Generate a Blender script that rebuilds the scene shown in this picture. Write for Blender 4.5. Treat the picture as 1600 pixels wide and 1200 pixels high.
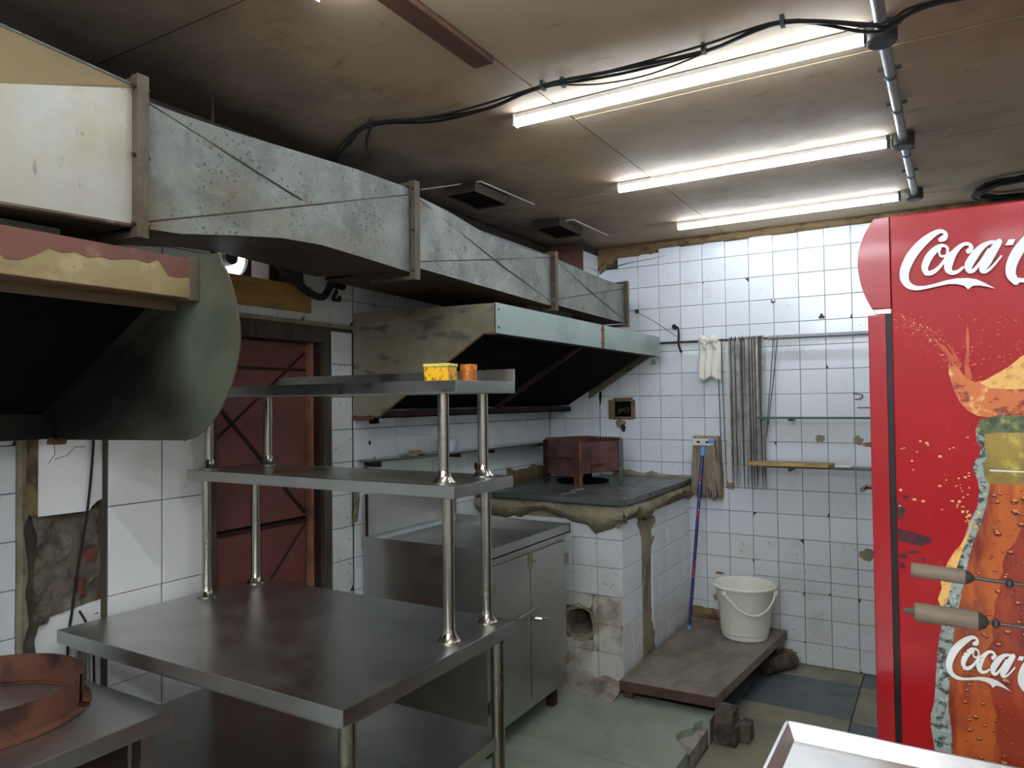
import bpy, bmesh, math, random
from mathutils import Vector, Matrix, noise
random.seed(7)
for _o in list(bpy.data.objects): bpy.data.objects.remove(_o, do_unlink=True)
SC = bpy.context.scene
COL = SC.collection

# ------------------------------------------------------------------ camera
F_PX, YAW, PITCH, ROLL, CAM_H = 1129.2, 0.5364, 0.0245, 0.0109, 1.63
cd = bpy.data.cameras.new('camera'); cam = bpy.data.objects.new('camera', cd); COL.objects.link(cam)
cd.sensor_width = 36.0; cd.lens = F_PX / 1600.0 * 36.0; cd.clip_start = 0.02
_f = Vector((-math.sin(YAW)*math.cos(PITCH), math.cos(YAW)*math.cos(PITCH), math.sin(PITCH)))
_r = Vector((math.cos(YAW), math.sin(YAW), 0)); _d = _f.cross(_r)
_r2 = math.cos(ROLL)*_r + math.sin(ROLL)*_d; _d2 = -math.sin(ROLL)*_r + math.cos(ROLL)*_d
m3 = Matrix((_r2, -_d2, -_f)).transposed()
cam.matrix_world = Matrix.Translation((0, 0, CAM_H)) @ m3.to_4x4()
SC.camera = cam
# ------------------------------------------------------------------ world, exposure
w = bpy.data.worlds.new('World'); SC.world = w; w.use_nodes = True
w.node_tree.nodes['Background'].inputs[0].default_value = (0.93, 0.97, 1.0, 1)
w.node_tree.nodes['Background'].inputs[1].default_value = 2.5
SC.view_settings.view_transform = 'Standard'; SC.view_settings.look = 'None'
SC.view_settings.gamma = 1.0; SC.view_settings.use_curve_mapping = False
SC.view_settings.exposure = 1.3
TUBE_STRENGTH = 13.0        # the slim tubes in view
TUBE_STRENGTH_REAR = 44.0   # unseen rear tubes, strength raised to brighten the lower walls

# ------------------------------------------------------------------ colour + materials
def lin(c):
    return tuple(((v/255.0)/12.92 if v/255.0 <= 0.04045 else ((v/255.0+0.055)/1.055)**2.4) for v in c) + (1.0,)
MATS = {}
def mat(name, base, rough=0.5, metal=0.0, over=(), bump=None, rvar=0.0, coat=0.0, emit=None, trans=0.0, ior=1.45, rnd=0.0, stretch=None, sss=0.0, spec=None, soot=None):
    """over: list of (colour, scale, low, high, strength[, kind[, stretch]]) ; kind noise | spots"""
    m = bpy.data.materials.new(name); m.use_nodes = True; MATS[name] = m
    nt = m.node_tree; N = nt.nodes; L = nt.links; bs = N['Principled BSDF']
    bs.inputs['Roughness'].default_value = rough; bs.inputs['Metallic'].default_value = metal
    bs.inputs['IOR'].default_value = ior
    if spec is not None: bs.inputs['Specular IOR Level'].default_value = spec
    if coat: bs.inputs['Coat Weight'].default_value = coat; bs.inputs['Coat Roughness'].default_value = 0.08
    if trans: bs.inputs['Transmission Weight'].default_value = trans
    if sss:
        bs.inputs['Subsurface Weight'].default_value = sss; bs.inputs['Subsurface Radius'].default_value = (0.05, 0.05, 0.04)
    if emit:
        bs.inputs['Emission Color'].default_value = lin(emit[0]); bs.inputs['Emission Strength'].default_value = emit[1]
    geo = N.new('ShaderNodeNewGeometry')
    def coord(st):
        if not st: return geo.outputs['Position']
        mp = N.new('ShaderNodeMapping'); mp.inputs['Scale'].default_value = st
        L.new(geo.outputs['Position'], mp.inputs['Vector']); return mp.outputs['Vector']
    col = None
    rgb = N.new('ShaderNodeRGB'); rgb.outputs[0].default_value = lin(base); col = rgb.outputs[0]
    if rnd:
        oi = N.new('ShaderNodeObjectInfo'); hv = N.new('ShaderNodeHueSaturation')
        mr = N.new('ShaderNodeMapRange'); mr.inputs[3].default_value = 1-rnd; mr.inputs[4].default_value = 1+rnd*0.4
        L.new(oi.outputs['Random'], mr.inputs[0]); L.new(mr.outputs[0], hv.inputs['Value']); L.new(col, hv.inputs['Color']); col = hv.outputs[0]
    fac0 = None
    for i, ov in enumerate(over):
        c, sc, lo, hi, stg = ov[:5]; kind = ov[5] if len(ov) > 5 else 'noise'; st = ov[6] if len(ov) > 6 else None
        if kind == 'noise':
            t = N.new('ShaderNodeTexNoise'); t.inputs['Scale'].default_value = sc; t.inputs['Detail'].default_value = 6; t.inputs['Roughness'].default_value = 0.62
            out = t.outputs['Fac']
        else:
            t = N.new('ShaderNodeTexVoronoi'); t.inputs['Scale'].default_value = sc; t.inputs['Randomness'].default_value = 1
            out = t.outputs['Distance']
        L.new(coord(st), t.inputs['Vector'])
        mr = N.new('ShaderNodeMapRange'); mr.inputs[1].default_value = lo; mr.inputs[2].default_value = hi
        mr.inputs[3].default_value = 0 if kind == 'noise' else 1; mr.inputs[4].default_value = 1 if kind == 'noise' else 0
        L.new(out, mr.inputs[0])
        f = mr.outputs[0]
        if kind == 'spots':          # break the spots up so that they gather in patches
            n2 = N.new('ShaderNodeTexNoise'); n2.inputs['Scale'].default_value = sc*0.09; L.new(geo.outputs['Position'], n2.inputs['Vector'])
            m2 = N.new('ShaderNodeMapRange'); m2.inputs[1].default_value = 0.40; m2.inputs[2].default_value = 0.52; L.new(n2.outputs['Fac'], m2.inputs[0])
            mu = N.new('ShaderNodeMath'); mu.operation = 'MULTIPLY'; L.new(f, mu.inputs[0]); L.new(m2.outputs[0], mu.inputs[1]); f = mu.outputs[0]
        mm = N.new('ShaderNodeMath'); mm.operation = 'MULTIPLY'; mm.inputs[1].default_value = stg; L.new(f, mm.inputs[0])
        if fac0 is None: fac0 = mm.outputs[0]
        mx = N.new('ShaderNodeMix'); mx.data_type = 'RGBA'; L.new(mm.outputs[0], mx.inputs[0]); L.new(col, mx.inputs[6]); mx.inputs[7].default_value = lin(c)
        col = mx.outputs[2]
    if soot:                     # smoke deposit: (colour, x where it thins out, x where it is full, strength), with a ragged noisy edge
        sx = N.new('ShaderNodeSeparateXYZ'); L.new(geo.outputs['Position'], sx.inputs[0])
        nz = N.new('ShaderNodeTexNoise'); nz.inputs['Scale'].default_value = 1.6; nz.inputs['Detail'].default_value = 5; L.new(geo.outputs['Position'], nz.inputs['Vector'])
        ad = N.new('ShaderNodeMath'); ad.operation = 'MULTIPLY_ADD'; ad.inputs[1].default_value = 1.3; L.new(nz.outputs['Fac'], ad.inputs[0]); L.new(sx.outputs[0], ad.inputs[2])
        mr = N.new('ShaderNodeMapRange'); mr.inputs[1].default_value = soot[1]+0.65; mr.inputs[2].default_value = soot[2]+0.65; mr.inputs[4].default_value = soot[3]
        L.new(ad.outputs[0], mr.inputs[0])
        mx = N.new('ShaderNodeMix'); mx.data_type = 'RGBA'; L.new(mr.outputs[0], mx.inputs[0]); L.new(col, mx.inputs[6]); mx.inputs[7].default_value = lin(soot[0]); col = mx.outputs[2]
    L.new(col, bs.inputs['Base Color'])
    if rvar:
        t = N.new('ShaderNodeTexNoise'); t.inputs['Scale'].default_value = 9; t.inputs['Detail'].default_value = 5; L.new(coord(stretch), t.inputs['Vector'])
        mr = N.new('ShaderNodeMapRange'); mr.inputs[1].default_value = 0.3; mr.inputs[2].default_value = 0.7
        mr.inputs[3].default_value = max(0.03, rough-rvar); mr.inputs[4].default_value = rough+rvar
        L.new(t.outputs['Fac'], mr.inputs[0]); L.new(mr.outputs[0], bs.inputs['Roughness'])
    if bump:
        t = N.new('ShaderNodeTexNoise'); t.inputs['Scale'].default_value = bump[0]; t.inputs['Detail'].default_value = 6; L.new(coord(stretch), t.inputs['Vector'])
        b = N.new('ShaderNodeBump'); b.inputs['Strength'].default_value = bump[1]; b.inputs['Distance'].default_value = bump[2] if len(bump) > 2 else 0.004
        L.new(t.outputs['Fac'], b.inputs['Height']); L.new(b.outputs[0], bs.inputs['Normal'])
    return m

BRN = (104, 78, 48)
mat('tile', (226, 232, 236), 0.16, over=[((176, 172, 160), 3.2, 0.60, 0.78, 0.55), ((64, 58, 50), 17, 0.0, 0.085, 0.95, 'spots'), ((128, 110, 80), 9, 0.69, 0.78, 0.6)], rnd=0.05, rvar=0.05)
mat('tile_dirty', (222, 225, 225), 0.22, over=[((176, 168, 150), 5, 0.54, 0.76, 0.45), ((60, 54, 46), 24, 0.0, 0.16, 0.95, 'spots'), ((78, 68, 54), 60, 0.0, 0.16, 0.9, 'spots'), ((112, 92, 64), 16, 0.68, 0.72, 0.8)], rnd=0.06, rvar=0.06)
mat('tile_grimy', (206, 204, 194), 0.3, over=[((140, 128, 104), 6, 0.48, 0.62, 0.75), ((92, 80, 60), 11, 0.60, 0.68, 0.8), ((48, 42, 34), 30, 0.0, 0.18, 0.95, 'spots')], rvar=0.08)
mat('tile_large', (232, 232, 230), 0.14, over=[((190, 186, 176), 4, 0.58, 0.76, 0.5), ((120, 100, 74), 20, 0.72, 0.78, 0.7)], rnd=0.03)
mat('grout', (66, 64, 60), 0.9, over=[((108, 96, 78), 8, 0.5, 0.7, 0.7)])
mat('mortar', (152, 142, 116), 0.95, over=[((98, 90, 74), 7, 0.46, 0.64, 0.85), ((184, 172, 140), 14, 0.55, 0.72, 0.8)], bump=(40, 1.0, 0.01))
mat('mortar_brown', (134, 110, 78), 0.95, over=[((84, 66, 46), 9, 0.5, 0.62, 0.9), ((176, 154, 118), 16, 0.58, 0.72, 0.7)], bump=(45, 0.9, 0.008))
mat('concrete', (104, 94, 82), 0.95, over=[((44, 38, 34), 8, 0.5, 0.66, 0.9), ((150, 140, 122), 16, 0.56, 0.72, 0.8), ((120, 62, 44), 5, 0.62, 0.68, 0.8)], bump=(30, 1.0, 0.02))
mat('brick', (112, 68, 54), 0.95, over=[((70, 40, 32), 14, 0.5, 0.66, 0.8), ((160, 120, 96), 20, 0.6, 0.72, 0.6)], bump=(50, 0.8, 0.006))
mat('dark_brick', (96, 84, 74), 0.95, over=[((48, 40, 36), 14, 0.48, 0.64, 0.85), ((140, 122, 104), 24, 0.6, 0.72, 0.6)], bump=(50, 0.9, 0.008))
mat('ceiling_board', (192, 172, 144), 0.75, over=[((142, 120, 96), 1.3, 0.46, 0.70, 0.8), ((92, 76, 62), 4.5, 0.60, 0.74, 0.6, 'noise', (1, 2.6, 1)), ((196, 180, 150), 2.6, 0.58, 0.74, 0.5, 'noise', (1, 2.4, 1)), ((38, 32, 28), 6, 0.0, 0.05, 0.9, 'spots')], bump=(26, 0.25, 0.004), rvar=0.1, rnd=0.06)
mat('ceiling_soot', (190, 166, 138), 0.75, over=[((136, 112, 92), 1.3, 0.46, 0.70, 0.8), ((92, 76, 62), 4.5, 0.60, 0.74, 0.6, 'noise', (1, 2.6, 1)), ((38, 32, 28), 6, 0.0, 0.05, 0.9, 'spots')], bump=(26, 0.25, 0.004), rnd=0.05, soot=((62, 46, 40), -1.75, -2.30, 0.9))
mat('beam_wood', (104, 72, 56), 0.6, over=[((70, 46, 38), 6, 0.48, 0.66, 0.7, 'noise', (8, 1, 1))])
mat('floor_green', (148, 156, 140), 0.5, over=[((120, 124, 108), 2.2, 0.46, 0.66, 0.7), ((166, 166, 146), 6, 0.60, 0.76, 0.5), ((72, 66, 54), 12, 0.66, 0.74, 0.6)], bump=(14, 0.2, 0.004), rvar=0.12)
mat('floor_dark', (92, 100, 102), 0.45, over=[((70, 76, 78), 3, 0.46, 0.66, 0.7), ((104, 104, 96), 8, 0.64, 0.78, 0.5)], bump=(16, 0.2, 0.003), rvar=0.12)
mat('floor_olive', (136, 132, 110), 0.5, over=[((110, 106, 88), 3, 0.46, 0.66, 0.7), ((132, 126, 104), 8, 0.62, 0.78, 0.5)], bump=(16, 0.2, 0.003), rvar=0.12)
mat('rubble', (158, 150, 134), 0.95, over=[((92, 80, 62), 10, 0.5, 0.64, 0.8), ((176, 166, 146), 20, 0.58, 0.7, 0.7)], bump=(40, 1.0, 0.01))
mat('steel', (186, 186, 181), 0.32, 1.0, over=[((158, 155, 148), 3.5, 0.46, 0.70, 0.6)], rvar=0.06)
mat('steel_table', (200, 200, 197), 0.34, 1.0, over=[((172, 170, 165), 3.0, 0.44, 0.68, 0.55)], rvar=0.06)
mat('steel_bright', (214, 214, 212), 0.34, 1.0, over=[((176, 172, 168), 4, 0.5, 0.7, 0.5)], rvar=0.08)
mat('steel_post', (172, 168, 156), 0.24, 1.0, over=[((120, 108, 88), 12, 0.60, 0.74, 0.7)], rvar=0.06)
mat('steel_cabinet', (186, 187, 182), 0.36, 1.0, over=[((160, 159, 152), 2.5, 0.45, 0.68, 0.6), ((120, 102, 80), 10, 0.68, 0.76, 0.4)], rvar=0.06)
mat('galvanised', (116, 120, 112), 0.5, 0.3, over=[((88, 92, 86), 7, 0.45, 0.62, 0.8), ((134, 138, 130), 16, 0.55, 0.68, 0.6), ((104, 88, 60), 2.6, 0.52, 0.70, 0.65), ((34, 31, 28), 48, 0.0, 0.30, 0.95, 'spots'), ((42, 38, 34), 95, 0.0, 0.26, 0.9, 'spots'), ((98, 68, 48), 11, 0.66, 0.74, 0.7)], rvar=0.1, bump=(60, 0.10, 0.002))
mat('galvanised_lit', (158, 154, 140), 0.45, 0.3, over=[((138, 122, 86), 2.2, 0.46, 0.66, 0.75), ((164, 166, 163), 4, 0.55, 0.72, 0.7), ((66, 48, 34), 22, 0.0, 0.14, 0.9, 'spots'), ((70, 50, 34), 9, 0.64, 0.70, 0.7, 'noise', (1, 3.2, 0.9)), ((112, 84, 54), 10, 0.66, 0.74, 0.7)], rvar=0.1)  # paler copy of galvanised; brightness of a near lamp put into the colour
mat('duct_tan', (116, 104, 78), 0.5, 0.25, over=[((128, 110, 76), 4, 0.45, 0.66, 0.7), ((90, 66, 42), 11, 0.68, 0.76, 0.7)])
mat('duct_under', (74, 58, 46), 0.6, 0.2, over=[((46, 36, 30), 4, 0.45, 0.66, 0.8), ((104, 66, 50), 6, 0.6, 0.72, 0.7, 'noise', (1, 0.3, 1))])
mat('flange', (92, 82, 66), 0.6, 0.4, over=[((72, 52, 38), 8, 0.46, 0.62, 0.85), ((136, 126, 104), 16, 0.58, 0.72, 0.5)], bump=(60, 0.4, 0.003))
mat('crease', (72, 66, 54), 0.7, 0.2)
mat('hood_metal', (150, 142, 118), 0.42, 0.4, over=[((112, 100, 78), 2.4, 0.45, 0.66, 0.8), ((78, 80, 78), 4.5, 0.56, 0.64, 0.75, 'noise', (1.4, 1, 3.4)), ((112, 72, 46), 9, 0.66, 0.75, 0.7)], rvar=0.1, bump=(40, 0.12, 0.002))
mat('hood_band', (158, 174, 166), 0.38, 0.45, over=[((130, 146, 136), 4, 0.48, 0.68, 0.7), ((150, 130, 88), 3, 0.60, 0.76, 0.55), ((108, 62, 40), 14, 0.68, 0.76, 0.8)], rvar=0.08)
mat('hood_band_cream', (146, 130, 92), 0.45, 0.3, over=[((120, 92, 62), 5.0, 0.52, 0.64, 0.6, 'noise', (1, 1.2, 2.4)), ((180, 168, 126), 9, 0.56, 0.72, 0.6), ((80, 56, 36), 34, 0.0, 0.12, 0.9, 'spots')], rvar=0.1)
mat('paint_brown', (104, 66, 54), 0.6, over=[((140, 104, 80), 12, 0.56, 0.66, 0.7), ((74, 48, 42), 5, 0.5, 0.68, 0.7)])
mat('hood_green', (92, 96, 78), 0.42, 0.35, over=[((58, 60, 48), 2.2, 0.42, 0.62, 0.8), ((92, 80, 52), 4, 0.58, 0.72, 0.7)], rvar=0.1, bump=(30, 0.15, 0.003), soot=((24, 22, 19), -1.62, -1.95, 0.95))
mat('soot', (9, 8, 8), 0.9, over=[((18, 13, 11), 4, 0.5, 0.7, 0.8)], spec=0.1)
mat('rust', (116, 78, 58), 0.8, 0.2, over=[((62, 38, 30), 8, 0.46, 0.64, 0.85), ((132, 82, 54), 14, 0.58, 0.72, 0.7)], bump=(60, 0.5, 0.004))
mat('rust_dark', (62, 40, 34), 0.75, 0.2, over=[((38, 26, 24), 7, 0.46, 0.64, 0.85), ((88, 56, 44), 12, 0.60, 0.72, 0.6)], bump=(60, 0.4, 0.003))
mat('copper_rust', (108, 70, 54), 0.62, 0.3, over=[((48, 30, 24), 6, 0.46, 0.60, 0.9), ((128, 92, 72), 11, 0.60, 0.74, 0.6)], bump=(60, 0.4, 0.003))
mat('grill_metal', (112, 78, 74), 0.7, 0.25, over=[((62, 42, 42), 6, 0.46, 0.64, 0.8), ((124, 92, 76), 11, 0.60, 0.72, 0.6), ((70, 70, 68), 4, 0.60, 0.70, 0.6)], bump=(50, 0.4, 0.003))
mat('slate', (92, 96, 94), 0.36, over=[((62, 64, 64), 4, 0.46, 0.66, 0.8), ((104, 102, 92), 7, 0.62, 0.76, 0.6)], rvar=0.12, bump=(20, 0.25, 0.004))
mat('door_red', (128, 76, 66), 0.5, over=[((106, 60, 52), 2.5, 0.45, 0.66, 0.7), ((140, 86, 68), 7, 0.60, 0.74, 0.5, 'noise', (1, 1, 2.5)), ((168, 140, 124), 13, 0.70, 0.76, 0.7)], bump=(20, 0.2, 0.003), rvar=0.1)
mat('door_dark', (50, 26, 22), 0.7)
mat('frame_wood', (84, 74, 62), 0.75, over=[((52, 44, 38), 7, 0.45, 0.66, 0.8, 'noise', (4, 4, 0.5)), ((120, 106, 86), 9, 0.62, 0.74, 0.6, 'noise', (4, 4, 0.5))], bump=(30, 0.4, 0.004), stretch=(3, 3, 0.4))
mat('pink_strip', (176, 122, 96), 0.7, over=[((128, 82, 62), 9, 0.5, 0.7, 0.8)])
mat('plank', (166, 130, 66), 0.65, over=[((124, 92, 44), 5, 0.46, 0.66, 0.75, 'noise', (1, 0.5, 3)), ((70, 48, 26), 10, 0.68, 0.76, 0.8)])
mat('board_wood', (204, 168, 104), 0.6, over=[((150, 112, 60), 8, 0.5, 0.68, 0.7, 'noise', (0.5, 2, 3)), ((108, 84, 54), 5, 0.60, 0.74, 0.5)])
mat('board_top', (150, 134, 108), 0.7, over=[((104, 90, 70), 7, 0.45, 0.66, 0.7, 'noise', (0.5, 2, 3))])
mat('platform_wood', (132, 122, 110), 0.65, over=[((100, 86, 76), 4, 0.44, 0.64, 0.85, 'noise', (2, 0.8, 1)), ((164, 150, 134), 7, 0.60, 0.74, 0.6), ((54, 44, 40), 5, 0.64, 0.72, 0.7)], bump=(24, 0.5, 0.005), stretch=(3, 0.7, 1))
mat('platform_edge', (92, 68, 58), 0.7, over=[((64, 48, 42), 7, 0.46, 0.66, 0.8)], bump=(24, 0.4, 0.004))
mat('bucket_plastic', (238, 236, 222), 0.38, over=[((220, 216, 196), 4, 0.5, 0.74, 0.6)], sss=0.25)
mat('black_plastic', (22, 22, 22), 0.5)
mat('dark_plastic', (58, 58, 56), 0.5)
mat('cable', (26, 25, 25), 0.6)
mat('white_plastic', (222, 220, 210), 0.4, over=[((176, 166, 146), 12, 0.56, 0.74, 0.5)])
mat('blue_plastic', (110, 160, 210), 0.4)
mat('conduit', (138, 140, 140), 0.35, 0.2, over=[((92, 90, 86), 10, 0.55, 0.72, 0.6)])
mat('tube_glow', (255, 255, 255), 0.4, emit=((232, 242, 255), TUBE_STRENGTH))
mat('tube_glow_rear', (255, 255, 255), 0.4, emit=((232, 242, 255), TUBE_STRENGTH_REAR))
mat('lamp_body', (200, 200, 196), 0.4)
mat('fridge_red', (168, 6, 18), 0.38, over=[((148, 5, 15), 2.2, 0.46, 0.68, 0.5)], coat=0.08, rvar=0.05, spec=0.35)
mat('fridge_red_front', (160, 8, 20), 0.28, coat=0.2)
mat('print_white', (236, 238, 232), 0.4)
mat('print_cream', (226, 190, 120), 0.4, over=[((206, 120, 60), 60, 0.45, 0.7, 0.8)])
mat('print_mist', (206, 70, 50), 0.4)
mat('print_splash', (206, 110, 56), 0.4, over=[((128, 40, 28), 26, 0.52, 0.60, 0.9, 'noise', (1, 1, 1.8)), ((240, 200, 130), 34, 0.55, 0.68, 0.9)])
mat('print_foam', (232, 180, 100), 0.4, over=[((190, 110, 50), 70, 0.52, 0.66, 0.7)])
mat('print_glass', (150, 160, 152), 0.35, over=[((34, 50, 40), 62, 0.50, 0.60, 0.95), ((206, 212, 204), 90, 0.56, 0.66, 0.8)])
mat('print_lip', (96, 106, 70), 0.35, over=[((52, 62, 40), 30, 0.48, 0.60, 0.9), ((200, 190, 110), 24, 0.58, 0.70, 0.8)])
mat('print_neck', (156, 132, 60), 0.35, over=[((92, 78, 36), 12, 0.45, 0.66, 0.8), ((206, 180, 90), 26, 0.58, 0.70, 0.7)])
mat('print_amber', (186, 92, 36), 0.35, over=[((112, 28, 20), 5.5, 0.46, 0.60, 0.9, 'noise', (2.2, 1, 0.55)), ((212, 130, 48), 7, 0.57, 0.70, 0.7, 'noise', (2.2, 1, 0.6)), ((60, 22, 16), 9, 0.66, 0.74, 0.8, 'noise', (2, 1, 0.6))])
mat('print_core', (150, 52, 26), 0.35, over=[((186, 84, 36), 9, 0.50, 0.66, 0.8, 'noise', (2.4, 1, 0.5)), ((66, 18, 16), 7, 0.58, 0.70, 0.8, 'noise', (2.4, 1, 0.5))])
mat('print_drop', (92, 30, 18), 0.35)
mat('print_jet', (196, 84, 44), 0.4, over=[((170, 40, 36), 40, 0.48, 0.6, 0.7)])
mat('print_drop_light', (222, 128, 76), 0.35)
mat('print_smudge', (62, 26, 30), 0.6, over=[((128, 24, 34), 60, 0.5, 0.64, 0.6)])
mat('wood_handle', (126, 112, 94), 0.65, over=[((92, 78, 62), 14, 0.46, 0.66, 0.7, 'noise', (0.4, 3, 3)), ((60, 50, 42), 9, 0.62, 0.74, 0.7)])
mat('burnt_wood', (64, 56, 50), 0.7)
mat('iron', (84, 78, 74), 0.5, 0.6, over=[((112, 94, 80), 12, 0.5, 0.7, 0.6)])
mat('skewer_grey', (156, 152, 146), 0.45, 0.7, over=[((84, 76, 70), 9, 0.45, 0.66, 0.8)])
mat('skewer_dark', (82, 74, 70), 0.55, 0.5, over=[((50, 46, 44), 9, 0.45, 0.66, 0.8), ((112, 92, 82), 7, 0.6, 0.72, 0.6)])
mat('cloth_white', (232, 228, 212), 0.95, over=[((204, 198, 176), 9, 0.5, 0.72, 0.6)], bump=(90, 0.2, 0.002))
mat('cloth_tan', (178, 158, 124), 0.95, over=[((140, 120, 90), 12, 0.5, 0.72, 0.7)])
mat('mop_yarn', (156, 142, 122), 0.95, over=[((116, 102, 86), 14, 0.45, 0.66, 0.8), ((172, 158, 136), 22, 0.6, 0.74, 0.6)])
mat('mop_handle', (34, 44, 120), 0.35, over=[((190, 40, 66), 20, 0.60, 0.62, 1.0), ((24, 26, 40), 26, 0.60, 0.62, 1.0), ((232, 232, 236), 44, 0.65, 0.67, 1.0)])
mat('glass_green', (150, 178, 162), 0.12, over=[((104, 120, 108), 7, 0.5, 0.7, 0.5)], trans=0.45, ior=1.5)
mat('glass_edge', (66, 96, 80), 0.25)
mat('tin_yellow', (226, 170, 30), 0.35, over=[((120, 70, 20), 55, 0.54, 0.58, 0.9), ((240, 210, 90), 42, 0.60, 0.66, 0.8)])
mat('tin_lid', (214, 206, 96), 0.35, 0.2)
mat('tin_brown', (168, 96, 40), 0.4, over=[((226, 150, 50), 50, 0.54, 0.60, 0.9)])
mat('bowl_blue', (206, 216, 226), 0.3)
mat('sticker', (120, 178, 160), 0.5, over=[((206, 226, 218), 60, 0.5, 0.6, 0.7)])
mat('plain_wall', (206, 206, 200), 0.5, over=[((176, 170, 156), 2, 0.5, 0.7, 0.6)])
mat('brass', (142, 134, 114), 0.45, 0.6)
mat('grey_paint', (148, 150, 148), 0.6)
mat('fan_grey', (70, 62, 60), 0.6)
mat('green_sheet', (60, 190, 140), 0.5)
mat('pink_sheet', (235, 190, 180), 0.5)

# ------------------------------------------------------------------ mesh builder
class B:
    def __init__(s): s.bm = bmesh.new()
    def poly(s, pts): return s.bm.faces.new([s.bm.verts.new(p) for p in pts])
    def box(s, x0, x1, y0, y1, z0, z1, M=None):
        v = [Vector((x, y, z)) for z in (z0, z1) for y in (y0, y1) for x in (x0, x1)]
        if M: v = [M @ p for p in v]
        q = [s.bm.verts.new(p) for p in v]
        for f in ((0, 2, 3, 1), (4, 5, 7, 6), (0, 1, 5, 4), (2, 6, 7, 3), (0, 4, 6, 2), (1, 3, 7, 5)): s.bm.faces.new([q[i] for i in f])
        return s
    def prism(s, pts, axis, a, b):
        """pts 2-D outline in the plane across axis ('x': (y,z), 'y': (x,z), 'z': (x,y)), extruded from a to b"""
        def P(u, v, t): return {'x': (t, u, v), 'y': (u, t, v), 'z': (u, v, t)}[axis]
        A = [s.bm.verts.new(P(u, v, a)) for u, v in pts]; Bv = [s.bm.verts.new(P(u, v, b)) for u, v in pts]
        n = len(pts)
        fs = [s.bm.faces.new(A), s.bm.faces.new(Bv[::-1])]
        for i in range(n): fs.append(s.bm.faces.new([A[i], Bv[i], Bv[(i+1) % n], A[(i+1) % n]]))
        return s
    def tube(s, path, r, seg=8, cap=True):
        path = [Vector(p) for p in path]; n = len(path)
        rr = r if isinstance(r, (list, tuple)) else [r]*n
        rings = []; ref = None
        for i, p in enumerate(path):
            t = (path[min(i+1, n-1)] - path[max(i-1, 0)]).normalized()
            if ref is None: ref = t.orthogonal().normalized()
            else:
                ref = ref - t*ref.dot(t)
                ref = ref.normalized() if ref.length > 1e-6 else t.orthogonal().normalized()
            b = t.cross(ref)
            rings.append([s.bm.verts.new(p + rr[i]*(math.cos(2*math.pi*k/seg)*ref + math.sin(2*math.pi*k/seg)*b)) for k in range(seg)])
        for i in range(n-1):
            for k in range(seg): s.bm.faces.new([rings[i][k], rings[i][(k+1) % seg], rings[i+1][(k+1) % seg], rings[i+1][k]])
        if cap: s.bm.faces.new(rings[0][::-1]); s.bm.faces.new(rings[-1])
        return s
    def lathe(s, prof, c=(0, 0, 0), seg=24, a0=0.0, a1=2*math.pi, M=None):
        full = abs(a1-a0-2*math.pi) < 1e-6; n = seg if full else seg+1
        cols = []
        for k in range(n):
            a = a0 + (a1-a0)*k/seg
            ring = []
            for r, z in prof:
                p = Vector((r*math.cos(a), r*math.sin(a), z))
                if M: p = M @ p
                ring.append(s.bm.verts.new(p + Vector(c)))
            cols.append(ring)
        for k in range(seg):
            A, Bc = cols[k], cols[(k+1) % n]
            for i in range(len(prof)-1):
                s.bm.faces.new([A[i], Bc[i], Bc[i+1], A[i+1]])
        return s
    def grid(s, rows):
        V = [[s.bm.verts.new(p) for p in r] for r in rows]
        for i in range(len(V)-1):
            for j in range(len(V[0])-1): s.bm.faces.new([V[i][j], V[i][j+1], V[i+1][j+1], V[i+1][j]])
        return s
    def mesh(s, name, bevel=0.0, smooth=35, seg=2):
        bm = s.bm
        bmesh.ops.remove_doubles(bm, verts=bm.verts, dist=1e-6)
        bmesh.ops.recalc_face_normals(bm, faces=bm.faces)
        if bevel:
            es = [e for e in bm.edges if len(e.link_faces) == 2 and e.calc_face_angle(0) > 0.6]
            bmesh.ops.bevel(bm, geom=es, offset=bevel, segments=seg, affect='EDGES', profile=0.6, clamp_overlap=True)
        me = bpy.data.meshes.new(name); bm.to_mesh(me); bm.free()
        if smooth:
            for p in me.polygons: p.use_smooth = True
            me.set_sharp_from_angle(angle=math.radians(smooth))
        return me
    def obj(s, name, material, parent=None, bevel=0.0, smooth=35, seg=2):
        return add(name, s.mesh(name, bevel, smooth, seg), material, parent)

def add(name, me, material, parent=None):
    o = bpy.data.objects.new(name, me); COL.objects.link(o)
    if material is not None and not me.materials: me.materials.append(MATS[material])
    if parent is not None: o.parent = parent
    return o
def tag(o, label, cat=None, group=None, kind=None):
    if label: o['label'] = label
    if cat: o['category'] = cat
    if group: o['group'] = group
    if kind: o['kind'] = kind
    return o
def thing(name, label, cat, loc=(0, 0, 0), group=None):
    """an Empty; part meshes are written in world coordinates, so the Empty's offset is taken back out of them"""
    o = bpy.data.objects.new(name, None); COL.objects.link(o); o.empty_display_size = 0.05
    o.location = loc
    return tag(o, label, cat, group)
_orig_obj = B.obj
def _obj(s, name, material, parent=None, bevel=0.0, smooth=35, seg=2):
    o = _orig_obj(s, name, material, parent, bevel, smooth, seg)
    if bevel:
        wn = o.modifiers.new('weighted', 'WEIGHTED_NORMAL'); wn.keep_sharp = True; wn.weight = 100
    if parent is not None:
        off = Vector((0, 0, 0)); p = parent
        while p is not None: off += p.location; p = p.parent
        o.location = -off
    return o
B.obj = _obj
def jag(a, b, n, amp, seed):
    rr = random.Random(seed); return [(a+(b-a)*i/n, rr.uniform(-amp, amp)) for i in range(n+1)]
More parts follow.
